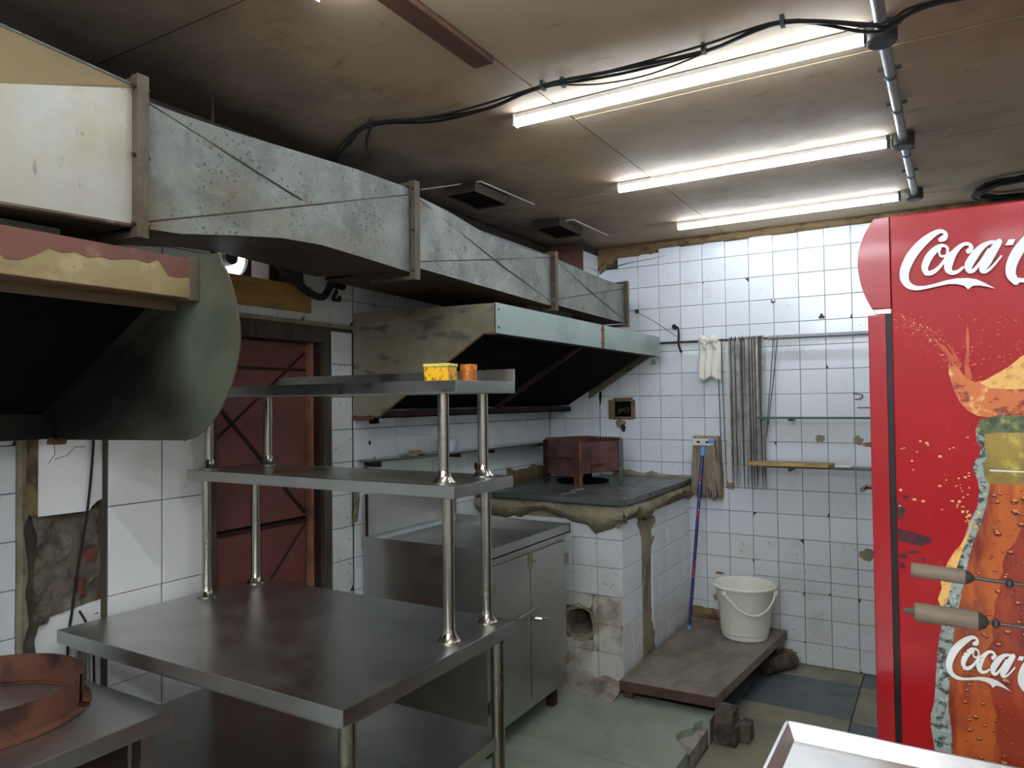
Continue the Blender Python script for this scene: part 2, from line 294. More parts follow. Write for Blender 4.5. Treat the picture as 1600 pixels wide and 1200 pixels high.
def crom(pts, n=6):
    out = []
    P = [Vector(p) for p in pts]
    for i in range(len(P)-1):
        p0 = P[max(i-1, 0)]; p1 = P[i]; p2 = P[i+1]; p3 = P[min(i+2, len(P)-1)]
        for k in range(n):
            t = k/n
            out.append(0.5*((2*p1) + (p2-p0)*t + (2*p0-5*p1+4*p2-p3)*t*t + (3*p1-p0-3*p2+p3)*t**3))
    out.append(P[-1]); return out
def rough(o, amp, scale, axis=None):
    """push the vertices about with noise"""
    me = o.data
    for v in me.vertices:
        n = noise.noise_vector(v.co*scale)
        if axis is not None: n = Vector((n[0]*axis[0], n[1]*axis[1], n[2]*axis[2]))
        v.co += n*amp
    return o

# ------------------------------------------------------------------ tiles
TILE_CACHE = {}
def tile_mesh(orient, w, h, chip, mname):
    key = (orient, round(w, 4), round(h, 4), chip, mname)
    if key in TILE_CACHE: return TILE_CACHE[key]
    t, e, g = 0.010, 0.0016, 0.0014          # thickness, edge rounding, half joint
    def outline(ins):
        a, b = w/2-g-ins, h/2-g-ins
        c = [(-a, -b), (a, -b), (a, b), (-a, b)]
        if chip is None: return c
        k, s1, s2 = chip
        out = []
        for i, p in enumerate(c):
            if i != k: out.append(p); continue
            sx = -1 if p[0] > 0 else 1; sy = -1 if p[1] > 0 else 1
            q1 = (p[0]+sx*s1, p[1]); q2 = (p[0]+sx*s1*0.55, p[1]+sy*s2*0.45); q3 = (p[0], p[1]+sy*s2)
            out += [q1, q2, q3] if k in (1, 3) and ((k == 1) or (k == 3)) and (i in (1, 3)) and False else ([q3, q2, q1] if i in (0, 2) else [q1, q2, q3])
        return out
    o1, o2 = outline(0), outline(e)
    def P(u, v, d): return {'-y': (u, -d, v), '+x': (d, u, v)}[orient]
    bm = bmesh.new()
    r0 = [bm.verts.new(P(u, v, -0.002)) for u, v in o1]; r1 = [bm.verts.new(P(u, v, t-e)) for u, v in o1]; r2 = [bm.verts.new(P(u, v, t)) for u, v in o2]
    n = len(o1)
    for A, Bv in ((r0, r1), (r1, r2)):
        for i in range(n): bm.faces.new([A[i], A[(i+1) % n], Bv[(i+1) % n], Bv[i]])
    bm.faces.new(r2)
    bmesh.ops.recalc_face_normals(bm, faces=bm.faces)
    # open back: make sure the front looks outwards
    d = {'-y': Vector((0, -1, 0)), '+x': Vector((1, 0, 0))}[orient]
    bm.faces.ensure_lookup_table(); bm.normal_update()
    if bm.faces[-1].normal.dot(d) < 0: bmesh.ops.reverse_faces(bm, faces=bm.faces)
    me = bpy.data.meshes.new('tile'); bm.to_mesh(me); bm.free(); me.materials.append(MATS[mname])
    TILE_CACHE[key] = me; return me
def tile(parent, orient, u0, u1, v0, v1, plane, mname='tile', chipp=0.06):
    """one tile from u0..u1 (x or y) and z v0..v1 on a wall plane (its back on the plane)"""
    chip = None
    if random.random() < chipp: chip = (random.randrange(4), random.choice((0.012, 0.022)), random.choice((0.012, 0.026)))
    o = bpy.data.objects.new('tile', tile_mesh(orient, u1-u0, v1-v0, chip, mname)); COL.objects.link(o)
    j = random.uniform(-0.0012, 0.0010)
    c = ((u0+u1)/2, plane-j, (v0+v1)/2) if orient == '-y' else (plane+j, (u0+u1)/2, (v0+v1)/2)
    o.parent = parent; o.location = Vector(c) - parent.location
    a = random.gauss(0, 0.0035), random.gauss(0, 0.0035)
    o.rotation_euler = (a[0], random.gauss(0, 0.001), a[1]) if orient == '-y' else (random.gauss(0, 0.001), a[0], a[1])
    return o

T = 0.15
XW, YB, ZC = -2.38, 4.77, 2.715           # backing planes of left wall, back wall; ceiling
ROWS = [0.01+T*k for k in range(18)] + [2.668]
SLAB = 0.105

# ================================================================== SETTING
# ---- floor
fl = tag(B().box(-2.75, 1.7, -2.6, 5.0, -0.12, -0.02).obj('floor', 'grout'), 'worn stone slab floor with a broken step', 'floor', kind='structure')
def stone(x0, x1, y0, y1, z0, z1, m, g=0.004):
    return B().box(x0+g/2, x1-g/2, y0+g/2, y1-g/2, z0, z1).obj('stone_slab', m, fl, bevel=0.003, seg=1)
# raised part on the left, with a bite out of its edge
stone(-2.74, -1.85, 2.876, 3.57, -0.02, SLAB, 'floor_green'); stone(-2.74, -1.85, 1.6, 2.876, -0.02, SLAB, 'floor_green')
stone(-1.85, -0.98, 1.6, 2.876, -0.02, SLAB, 'floor_green')
for a, b in ((-2.6, -1.2), (-1.2, 0.2), (0.2, 1.6)):
    stone(-2.74, -1.85, a, b, -0.02, SLAB, 'floor_green'); stone(-1.85, -0.98, a, b, -0.02, SLAB, 'floor_green')
bite = [(-1.35, 2.878), (-0.982, 2.878), (-0.982, 3.10), (-1.005, 3.13), (-1.045, 3.17), (-1.075, 3.23), (-1.062, 3.30), (-1.030, 3.335), (-1.035, 3.40), (-1.012, 3.44), (-0.982, 3.45), (-0.982, 3.568), (-1.348, 3.568)]
B().prism(bite, 'z', -0.02, SLAB).obj('stone_slab', 'floor_green', fl)
stone(-1.85, -1.35, 2.876, 3.57, -0.02, SLAB, 'floor_green')
b = B().prism([(-1.09, 3.09), (-0.99, 3.09), (-0.99, 3.46), (-1.09, 3.46)], 'z', -0.02, 0.07)
rough(b.obj('broken_bed', 'rubble', fl), 0.006, 30)
# lower part on the right and under the platform
for x0, x1, y0, y1, m in ((-0.98, -0.43, 4.045, 4.55, 'floor_dark'), (-0.98, -0.43, 3.30, 4.045, 'floor_olive'), (-0.98, -0.43, 2.5, 3.30, 'floor_olive'),
                          (-0.98, -0.43, 4.55, 4.78, 'floor_olive'), (-1.48, -0.98, 3.57, 4.78, 'floor_dark'), (-0.43, 0.12, 4.03, 4.53, 'floor_olive'),
                          (-0.43, 0.12, 4.53, 4.78, 'floor_dark'), (-0.43, 0.12, 3.45, 4.03, 'floor_dark'), (-0.43, 0.12, 2.6, 3.45, 'floor_olive'),
                          (0.12, 0.9, 3.6, 4.78, 'floor_dark'), (0.9, 1.7, 3.6, 4.78, 'floor_olive'), (0.12, 0.9, 2.6, 3.6, 'floor_olive'), (0.9, 1.7, 2.6, 3.6, 'floor_dark')):
    stone(x0, x1, y0, y1, -0.02, random.uniform(-0.002, 0.001), m)
for i, (a, b_) in enumerate(((-2.6, -1.1), (-1.1, 0.4), (0.4, 1.5), (1.5, 2.5))):
    stone(-0.98, -0.1, a, b_, -0.02, 0, 'floor_olive'); stone(-0.1, 0.8, a, b_ if b_ < 2.5 else 2.6, -0.02, 0, 'floor_dark'); stone(0.8, 1.7, a, b_ if b_ < 2.5 else 2.6, -0.02, 0, 'floor_olive')

# ---- ceiling
ce = tag(B().box(-2.75, 1.7, -2.6, 5.0, ZC+0.012, ZC+0.1).obj('ceiling', 'soot'), 'low brown board ceiling, smoke-stained', 'ceiling', kind='structure')
xs = [-2.74, -1.195, 1.69]; ys = [-2.59, -1.2, 0.06, 1.285, 2.50, 3.50, 4.98]
for i in range(2):
    for j in range(6):
        g = 0.003
        m = 'ceiling_soot' if i == 0 and j >= 2 else 'ceiling_board'
        o = B().box(xs[i]+g, xs[i+1]-g, ys[j]+g, ys[j+1]-g, ZC, ZC+0.012).obj('ceiling_board', m, ce)
        o.location.z += random.uniform(0, 0.003)

# ---- back wall
wb = tag(B().box(-2.75, 1.7, YB, YB+0.16, -0.02, ZC+0.01).obj('wall_back', 'grout'), 'white tiled back wall with broken mortar at the top', 'wall', kind='structure')
SOCK = (-2.03, -1.83, 1.47, 1.67)
for k in range(14):
    x0 = -2.1015+T*k
    rows = ROWS
    if k >= 7: rows = [-0.0, 0.135, 0.285, 0.435, 0.512, 0.61] + ROWS[5:]
    for r in range(len(rows)-1):
        z0, z1 = rows[r], rows[r+1]
        if z0 > 2.5: z1 = 2.668 + random.uniform(-0.006, 0.006) - (0.03 if k < 3 else 0); 
        if z0 > 2.5 and k == 0: continue
        tile(wb, '-y', x0, x0+T, z0, z1, YB, 'tile' if z0 > 0.75 else 'tile_dirty', 0.05 if z0 > 1.0 else 0.14)
# the rest of the wall behind and beyond the drinks cooler
b = B()
for k in range(11):
    for r in range(len(ROWS)-1): b.box(-0.0015+T*k+0.0015, -0.0015+T*(k+1)-0.0015, YB-0.010, YB, ROWS[r]+0.0015, ROWS[r+1]-0.0015)
tag(b.obj('tile_field', 'tile', wb, smooth=0), None, kind='stuff')
# ragged mortar along the ceiling
def band(parent, name, m, pts_top, pts_bot, orient, plane, th, amp=0.004):
    """ragged strip: same number of (u,z) on both rims, built with a few rows and roughened"""
    b = B(); n = len(pts_top); rows = []
    def P(u, z, d): return (u, plane-d, z) if orient == '-y' else (plane+d, u, z)
    K = 5
    for k in range(K):
        t = k/(K-1); d = th*(math.sin(math.pi*(0.08+0.84*t)))
        rows.append([P(pts_top[i][0]*(1-t)+pts_bot[i][0]*t, pts_top[i][1]*(1-t)+pts_bot[i][1]*t, d) for i in range(n)])
    b.grid([[P(p[0], p[1], -0.003) for p in pts_top]] + rows + [[P(p[0], p[1], -0.003) for p in pts_bot]])
    return rough(b.obj(name, m, parent, smooth=60), amp, 22)
rr = random.Random(3)
top = [(-2.1+0.05*i, ZC+0.002) for i in range(72)]
bot = [(-2.1+0.05*i, 2.664+rr.uniform(-0.008, 0.008) - (0.07 if i < 3 else 0.03 if i < 9 else 0)) for i in range(72)]
band(wb, 'mortar_band', 'mortar_brown', top, bot, '-y', YB, 0.022)
band(wb, 'mortar_band', 'mortar_brown', [(-2.09, 2.66), (-2.05, 2.66), (-2.0, 2.65), (-1.95, 2.64)], [(-2.09, 2.52), (-2.05, 2.55), (-2.0, 2.62), (-1.95, 2.635)], '-y', YB-0.008, 0.008)
# crack and odd patches
B().tube([(-2.04, YB-0.0105, 2.575), (-1.95, YB-0.0105, 2.58), (-1.88, YB-0.0105, 2.592), (-1.8, YB-0.0105, 2.598), (-1.7, YB-0.0105, 2.604), (-1.6, YB-0.0105, 2.618)], [0.006, 0.004, 0.003, 0.002, 0.0018, 0.001], 5).obj('crack', 'grout', wb)
def blot(parent, u, z, ru, rz, m, plane, orient='-y', th=0.003, seed=0, n=18):
    rr = random.Random(seed); pts = []
    for i in range(n):
        a = 2*math.pi*i/n; k = rr.uniform(0.72, 1.08); pts.append((u+ru*k*math.cos(a), z+rz*k*math.sin(a)))
    ax = 'y' if orient == '-y' else 'x'
    s = -1 if orient == '-y' else 1
    return B().prism(pts, ax, plane, plane+s*th).obj('mortar_patch', m, parent)
FB = YB-0.0095
for u, z, ru, rz, m, sd in ((-0.645, 1.385, 0.030, 0.026, 'mortar', 1), (-0.435, 1.378, 0.028, 0.030, 'mortar', 2), (-0.375, 1.355, 0.04, 0.016, 'mortar', 3),
                            (-1.19, 1.075, 0.03, 0.035, 'mortar', 4), (-0.40, 0.70, 0.045, 0.04, 'mortar', 5), (-1.27, 0.50, 0.030, 0.010, 'mortar_brown', 6),
                            (-1.30, 0.34, 0.018, 0.028, 'mortar', 7), (-0.86, 0.05, 0.06, 0.035, 'mortar_brown', 8)):
    blot(wb, u, z, ru, rz, m, FB, seed=sd)
band(wb, 'mortar_band', 'mortar_brown', [(-1.46+0.03*i, 0.265+random.uniform(-.008, .008)) for i in range(11)], [(-1.46+0.03*i, 0.175) for i in range(11)], '-y', YB-0.008, 0.02)
band(wb, 'mortar_band', 'mortar', [(-2.0+0.055*i, 1.155+random.uniform(-.014, .014)-0.003*i) for i in range(11)], [(-2.0+0.055*i, 1.09) for i in range(11)], '-y', YB-0.006, 0.022)
# white upright strip of plaster behind the skewers
B().box(-1.205, -1.175, YB-0.013, YB-0.009, 1.09, 2.0).obj('plaster_strip', 'white_plastic', wb)
# broken socket; a flat black plate paints the shade inside it
b = B(); 
for q in ((-2.035, -1.985, 1.50, 1.635), (-1.865, -1.835, 1.50, 1.635), (-2.0, -1.85, 1.625, 1.65), (-2.0, -1.85, 1.495, 1.515)): b.box(q[0], q[1], YB-0.0145, YB-0.008, q[2], q[3])
rough(b.obj('broken_rim', 'mortar_brown', wb), 0.006, 40)
B().box(-1.985, -1.865, YB-0.013, YB-0.011, 1.515, 1.625).obj('socket_shade_plate', 'soot', wb)
b = B()
for i in range(4): b.tube(crom([(-1.97+0.012*i, YB-0.015, 1.53+0.006*i), (-1.94, YB-0.022, 1.58-0.01*i), (-1.90, YB-0.018, 1.54+0.014*i), (-1.875, YB-0.015, 1.57)], 5), 0.0022, 5)
b.obj('loose_wires', 'frame_wood', wb)
blot(wb, -1.945, 1.465, 0.045, 0.035, 'mortar', FB, seed=21); blot(wb, -1.925, 1.44, 0.02, 0.03, 'rust_dark', FB-0.001, seed=22)
# thick soot drip line in the corner
B().tube([(-2.098, YB-0.012, 1.70), (-2.095, YB-0.016, 1.66), (-2.098, YB-0.012, 1.60)], [0.012, 0.010, 0.003], 6).obj('soot_drip', 'soot', wb)

# ---- pillar in the corner
wp = tag(B().box(-2.40, -2.1115, 4.51, YB+0.02, -0.02, ZC+0.01).obj('wall_pillar', 'grout'), 'white tiled pillar in the far left corner', 'wall', kind='structure')
for r in range(6, len(ROWS)-1):
    if ROWS[r] < 2.2:
        tile(wp, '-y', -2.371, -2.25, ROWS[r], ROWS[r+1], 4.51); tile(wp, '-y', -2.25, -2.10, ROWS[r], ROWS[r+1], 4.51)
    tile(wp, '+x', 4.50, 4.65, ROWS[r], ROWS[r+1], -2.1115); tile(wp, '+x', 4.65, 4.76, ROWS[r], ROWS[r+1], -2.1115)
B().box(-2.371, -2.100, 4.496, 4.51, 2.21, ZC).obj('brown_facing', 'beam_wood', wp)

# ---- left wall
b = B()
D0, D1, DZ = 1.766, 2.396, 1.985
b.box(-2.7, XW, D1, 5.0, -0.02, ZC+0.01)
b.box(-2.5, XW, D0, D1, 2.46, ZC+0.01); b.box(-2.5, XW, D0, D1, DZ, 2.132)
b.box(-2.5, XW, D0, 1.80, 2.132, 2.46); b.box(-2.5, XW, 2.10, D1, 2.132, 2.46)
b.box(-2.7, XW, 1.372, D0, -0.02, ZC+0.01)
b.box(-2.7, -2.475, 1.16, 1.372, -0.02, ZC+0.01)
b.box(-2.7, -2.51, -2.6, 1.16, -0.02, ZC+0.01)
wl = tag(b.obj('wall_left', 'grout'), 'white tiled left wall with the door opening and a broken chase', 'wall', kind='structure')
# narrow strip beside the door, then the wall behind the second hood
for r in range(4, 16):
    z0, z1 = ROWS[r], ROWS[r+1]
    if z1 <= 1.99: tile(wl, '+x', 2.398, 2.528, z0, min(z1, 1.99), XW-0.004, 'tile_dirty', 0.2)
for k in range(13):
    for r in range(3, 18):
        if ROWS[r] > 1.6 and ROWS[r] < 1.9: continue
        tile(wl, '+x', 2.538+T*k, 2.538+T*(k+1) if k < 12 else 4.497, ROWS[r], ROWS[r+1], XW, 'tile' if ROWS[r] < 1.7 else 'tile_dirty', 0.10)
for k in range(-4, 1):          # above the door
    y0 = 2.383+T*k
    for z0, z1 in ((1.99, 2.11), (2.11, 2.26), (2.26, 2.41), (2.41, 2.56)):
        if k < -1 and z0 > 2.1: continue
        tile(wl, '+x', max(y0, 1.77), y0+T if k < 0 else 2.53, z0, z1, XW, 'tile_dirty', 0.15)
for y0, y1 in ((1.373, 1.564), (1.567, 1.764)):     # large tiles left of the door
    for z0, z1 in ((0.11, 0.41), (0.41, 0.71), (0.71, 1.004), (1.004, 1.298), (1.298, 1.598), (1.598, 1.90), (1.90, 2.2), (2.2, 2.5)):
        tile(wl, '+x', y0, y1, z0, z1, XW, 'tile_large', 0.0)
for z0 in [0.01+T*k for k in range(18)]:             # recessed wall at the far left
    for y0, y1 in ((0.86, 1.158), (0.56, 0.86), (0.26, 0.56)):
        tile(wl, '+x', y0, y1, z0, z0+T, -2.51, 'tile', 0.06)
b = B()
for k in range(9):
    for r in range(17): b.box(-2.51, -2.5, 0.257-0.3*(k+1), 0.254-0.3*k, 0.0115+T*r, 0.0085+T*(r+1))
tag(b.obj('tile_field', 'tile', wl, smooth=0), None, kind='stuff')
# the broken chase: rough masonry, the loose tile panel above it, the low tiles below
rows = [[(-2.428+0.012*math.sin(7*z+5*y), y, z) for y in [1.172+0.0124*i for i in range(17)]] for z in [0.95+0.012*j for j in range(32)]]
o = rough(B().grid(rows).obj('rough_masonry', 'concrete', wl, smooth=80), 0.022, 26, (1, 0.05, 0.2)); rough(o, 0.010, 70, (1, 0, 0))
for y0, z0, y1, z1, sd in ((1.31, 1.115, 1.36, 1.165, 1), (1.295, 1.02, 1.325, 1.08, 2)):
    rough(B().box(-2.44, -2.405, y0, y1, z0, z1).obj('brick', 'brick', wl, bevel=0.012), 0.012, 40)
pan = [(1.172, 1.292), (1.325, 1.290), (1.335, 1.305), (1.352, 1.318), (1.3675, 1.324), (1.3675, 1.66), (1.172, 1.66)]
B().prism(pan, 'x', -2.475, -2.402).obj('tile', 'mortar_brown', wl)
B().prism([(a+0.001 if a < 1.2 else a, z) for a, z in pan], 'x', -2.402, -2.396).obj('tile', 'tile_large', wl)
for pts in ([(1.225, 1.66), (1.228, 1.60), (1.215, 1.54), (1.218, 1.48), (1.20, 1.455)], [(1.218, 1.465), (1.255, 1.475), (1.28, 1.50), (1.31, 1.50)]):
    B().tube([(-2.3958, y, z) for y, z in pts], 0.0011, 5).obj('crack', 'grout', wl)
low = [(1.215, 0.5), (1.370, 0.5), (1.370, 0.992), (1.34, 0.988), (1.30, 0.985), (1.26, 0.972), (1.222, 0.968), (1.212, 0.93), (1.200, 0.89), (1.206, 0.84), (1.192, 0.78)]
B().prism(low, 'x', -2.475, -2.405).obj('tile', 'tile_large', wl)
b = B().prism([(1.158, 0.3)] + [(1.163+random.uniform(0, 0.022), 0.3+0.05*i) for i in range(28)] + [(1.158, 1.68)], 'x', -2.52, -2.47)
rough(b.obj('mortar_edge', 'mortar', wl), 0.008, 30)
B().box(-2.48, -2.374, 1.3685, 1.3725, 0.6, 1.7).obj('tile_edge', 'frame_wood', wl)
# stains and holes behind the glass shelf
for y, z, ry, rz, m, sd in ((2.61, 1.30, 0.03, 0.03, 'rust_dark', 1), (2.64, 1.44, 0.008, 0.012, 'grout', 2), (3.62, 1.47, 0.012, 0.022, 'grout', 3), (3.56, 1.25, 0.02, 0.03, 'rust_dark', 4), (3.28, 1.33, 0.015, 0.025, 'rust_dark', 5), (3.27, 1.47, 0.006, 0.02, 'grout', 6)):
    blot(wl, y, z, ry, rz, m, XW+0.009, '+x', seed=sd)
band(wl, 'mortar_band', 'mortar_brown', [(3.9+0.05*i, 1.20+random.uniform(-.015, .015)) for i in range(13)], [(3.9+0.05*i, 1.11) for i in range(13)], '+x', XW+0.008, 0.02)
band(wl, 'mortar_band', 'mortar', [(2.518+0.012*i, 1.30) for i in range(4)], [(2.518+0.012*i, 1.07) for i in range(4)], '+x', XW+0.002, 0.022)
# electric socket plate over the door
b = B().box(XW+0.009, XW+0.020, 2.375, 2.447, 2.108, 2.182)
sp = b.obj('socket_plate', 'white_plastic', wl, bevel=0.003)
B().box(XW+0.020, XW+0.022, 2.41, 2.416, 2.135, 2.155).obj('socket_slot', 'black_plastic', wl)
B().box(XW+0.020, XW+0.022, 2.388, 2.394, 2.16, 2.172).obj('socket_slot', 'black_plastic', wl)

# ---- right wall and the wall behind the camera
tag(B().box(1.55, 1.7, -2.6, 5.0, -0.02, ZC+0.01).obj('wall_right', 'plain_wall'), 'pale plain wall on the right', 'wall', kind='structure')
tag(B().box(-2.75, 1.7, -2.75, -2.6, -0.02, ZC+0.01).obj('wall_front', 'plain_wall'), 'pale plain wall behind the viewer', 'wall', kind='structure')

# ---- door
dr = tag(bpy.data.objects.new('door_1', None), 'old red-brown painted door with crossed braces', 'door', kind='structure'); COL.objects.link(dr)
B().box(-2.475, -2.45, 1.80, 2.309, 0.12, 1.115).obj('door_leaf_panel', 'door_red', dr, bevel=0.003)
B().box(-2.475, -2.45, 1.80, 2.309, 1.132, 1.90).obj('door_leaf_panel', 'door_red', dr, bevel=0.003)
B().box(-2.49, -2.475, 1.80, 2.31, 0.12, 1.90).obj('door_backing', 'door_dark', dr)
def bar(y0, z0, y1, z1, wdt, x0, x1, m, par, nm):
    d = Vector((y1-y0, z1-z0)).normalized(); n = Vector((-d.y, d.x))*wdt/2
    return B().prism([(y0+n.x, z0+n.y), (y1+n.x, z1+n.y), (y1-n.x, z1-n.y), (y0-n.x, z0-n.y)], 'x', x0, x1).obj(nm, m, par, bevel=0.0015, seg=1)
bar(1.80, 1.68, 2.305, 1.145, 0.014, -2.45, -2.444, 'door_dark', dr, 'brace')
bar(1.80, 1.46, 2.305, 1.86, 0.012, -2.45, -2.446, 'rust_dark', dr, 'brace')
bar(1.95, 0.72, 2.305, 1.10, 0.012, -2.45, -2.446, 'rust_dark', dr, 'brace')
B().box(-2.45, -2.442, 1.80, 2.309, 1.108, 1.124).obj('brace', 'door_dark', dr)
B().box(-2.45, -2.444, 1.80, 2.309, 1.775, 1.787).obj('brace', 'rust_dark', dr)
B().box(-2.47, -2.43, 2.322, 2.345, 0.12, 1.93).obj('timber_strip', 'pink_strip', dr, bevel=0.002)
B().box(-2.62, -2.375, 2.349, 2.394, SLAB, 1.93).obj('door_jamb', 'frame_wood', dr, bevel=0.004)
B().box(-2.62, -2.40, 2.338, 2.36, SLAB, 1.93).obj('door_jamb', 'rust_dark', dr, bevel=0.003)
B().box(-2.62, -2.378, 1.768, 1.796, SLAB, 1.93).obj('door_jamb', 'frame_wood', dr, bevel=0.004)
B().box(-2.62, -2.378, 1.768, 2.394, 1.905, 1.983).obj('door_head', 'frame_wood', dr, bevel=0.004)
B().box(-2.62, -2.36, 1.80, 2.52, 1.975, 1.992).obj('door_ledge', 'mortar', dr, bevel=0.003)
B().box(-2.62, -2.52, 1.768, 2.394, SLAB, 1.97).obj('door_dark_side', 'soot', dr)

# ---- exhaust fan in the opening over the door, timber board below it
fan = thing('exhaust_fan', 'round exhaust fan against daylight in the opening above the door', 'fan', (-2.45, 1.90, 2.134))
ring = []
outer = [(1.802, 2.134), (2.008, 2.134), (2.008, 2.458), (1.802, 2.458)]
b = B(); cy, cz, R = 1.898, 2.230, 0.094
N_ = 32
inn = [(cy+R*math.cos(2*math.pi*i/N_), cz+R*math.sin(2*math.pi*i/N_)) for i in range(N_)]
def sq(i):
    a = 2*math.pi*i/N_; dx, dz = math.cos(a), math.sin(a)
    t = min([(2.008-cy)/dx if dx > 1e-6 else 9, (1.802-cy)/dx if dx < -1e-6 else 9, (2.458-cz)/dz if dz > 1e-6 else 9, (2.134-cz)/dz if dz < -1e-6 else 9])
    t = max(t, R*1.0)
    return (cy+dx*t, cz+dz*t)
out_ = [sq(i) for i in range(N_)]
for i in range(N_):
    j = (i+1) % N_
    if (Vector(out_[i])-Vector(inn[i])).length < 1e-4 and (Vector(out_[j])-Vector(inn[j])).length < 1e-4: continue
    for x in (-2.46, -2.44): b.poly([(x, *inn[i]), (x, *inn[j]), (x, *out_[j]), (x, *out_[i])])
    b.poly([(-2.46, *inn[i]), (-2.46, *inn[j]), (-2.44, *inn[j]), (-2.44, *inn[i])])
b.obj('fan_plate', 'fan_grey', fan)
B().lathe([(0.0, 0.03), (0.030, 0.028), (0.034, 0.0), (0.034, -0.05), (0.0, -0.05)], (-2.46, cy+0.008, cz-0.008), 20, M=Matrix.Rotation(math.pi/2, 3, 'Y')).obj('fan_hub', 'fan_grey', fan)
B().box(-2.47, -2.455, cy-R, cy+R, cz+0.03, cz+0.042).obj('fan_bracket', 'fan_grey', fan)
B().box(-2.485, -2.475, 1.802, 1.83, 2.187, 2.30).obj('shutter', 'green_sheet', fan)
b = B().box(-2.66, -2.64, 2.02, 2.06, 2.15, 2.35)
tag(B().box(-2.50, -2.39, 2.056, 2.098, 2.134, 2.458).obj('post_block', 'rust_dark'), 'brown upright block beside the opening above the door', 'block')
pl = tag(B().box(-2.369, -2.348, 1.79, 2.25, 2.025, 2.138).obj('timber_board', 'plank', None, bevel=0.002), 'ochre timber board fixed above the red door', 'board')
b.bm.free()

# ================================================================== LIGHTS
lamp_lab = {2.34: 'glowing ceiling tube light nearest the viewer, next to the black cable', 3.36: 'middle one of the three glowing ceiling tube lights', 4.30: 'far glowing ceiling tube light close to the tiled back wall',
            (1.32): 'ceiling tube light just above the top edge of the view', 0.30: 'ceiling tube light overhead of the viewer', -0.9: 'ceiling tube light behind the viewer',
            -1.95: 'unseen fill tube added at the rear on the left side',  # this one and the right-hand pair are added out of view as fill
            (0.25, -0.8): 'unseen fill tube added behind the viewer on the right side', (0.25, -1.9): 'unseen fill tube added at the rear on the right side'}
for y, lab in lamp_lab.items():
    x0, x1 = (-1.36, -0.175)
    if isinstance(y, tuple): x0, x1, y = y[0], y[0]+1.185, y[1]
    t = thing('tube_light', lab, 'lamp', ((x0+x1)/2, y, ZC), 'ceiling tube lights')
    B().box(x0-0.01, x1+0.03, y-0.012, y+0.012, ZC-0.018, ZC-0.001).obj('lamp_body', 'lamp_body', t, bevel=0.002)
    B().tube([(x0, y, ZC-0.032), (x1, y, ZC-0.032)], 0.016, 14).obj('tube', 'tube_glow' if y > 1.0 else 'tube_glow_rear', t)
    B().box(x0-0.008, x0, y-0.017, y+0.017, ZC-0.048, ZC-0.001).obj('end_cap', 'lamp_body', t, bevel=0.002)
    B().box(x1, x1+0.012, y-0.017, y+0.017, ZC-0.048, ZC-0.001).obj('end_cap', 'dark_plastic', t, bevel=0.002)

# ================================================================== FURNITURE: prep table with rack
def flare(b, x, y, z, r=0.019, h=0.036, R=0.034):
    b.lathe([(r, h), (r+0.002, h*0.8), (r+0.003, h*0.62), (r+0.006, h*0.5), (R-0.005, h*0.22), (R, h*0.10), (R, 0)], (x, y, z), 18)
ZT = 0.95
tb = thing('prep_table', 'long stainless steel prep table with an undershelf, in front of the red door', 'table', (-1.74, 1.57, SLAB))
def sheet_top(x0, x1, y0, y1, z, th, m, par, nm, bevel=0.003):
    b = B().box(x0, x1, y0, y1, z-th, z)
    return b.obj(nm, m, par, bevel=bevel)
sheet_top(-2.335, -1.155, 1.195, 1.95, ZT, 0.040, 'steel_table', tb, 'table_top')
B().box(-2.31, -1.18, 1.22, 1.93, ZT-0.058, ZT-0.040).obj('under_frame', 'steel', tb)
for x, y in ((-2.285, 1.245), (-1.185, 1.24), (-1.195, 1.905), (-2.30, 1.905)):
    B().tube([(x, y, SLAB+0.0), (x, y, ZT-0.045)], 0.021, 18).obj('leg', 'steel_post', tb)
sheet_top(-2.325, -1.19, 1.22, 1.935, 0.605, 0.035, 'steel_table', tb, 'undershelf')
rk = thing('table_rack', 'two-tier stainless steel shelf rack standing on the prep table', 'rack', (-1.74, 1.78, ZT))
sheet_top(-2.32, -1.155, 1.625, 1.945, 1.40, 0.036, 'steel', rk, 'shelf')
sheet_top(-2.28, -1.145, 1.625, 1.945, 1.692, 0.036, 'steel', rk, 'shelf')
B().box(-2.20, -1.145, 1.937, 1.945, 1.69, 1.732).obj('back_lip', 'steel', rk, bevel=0.001)
posts = [(-2.262, 1.665), (-2.27, 1.885), (-1.222, 1.69), (-1.226, 1.895)]
for x, y in posts:
    B().tube([(x, y, ZT), (x, y, 1.364)], 0.0165, 18).obj('post', 'steel_post', rk)
    b = B(); flare(b, x, y, ZT+0.0005, 0.0165); b.obj('post_foot', 'steel_post', rk)
for x, y in ((-2.262, 1.675), (-2.20, 1.885), (-1.225, 1.675), (-1.228, 1.885)):
    B().tube([(x, y, 1.40), (x, y, 1.656)], 0.0165, 18).obj('post', 'steel_post', rk)
    b = B(); flare(b, x, y, 1.4005, 0.0165); b.obj('post_foot', 'steel_post', rk)
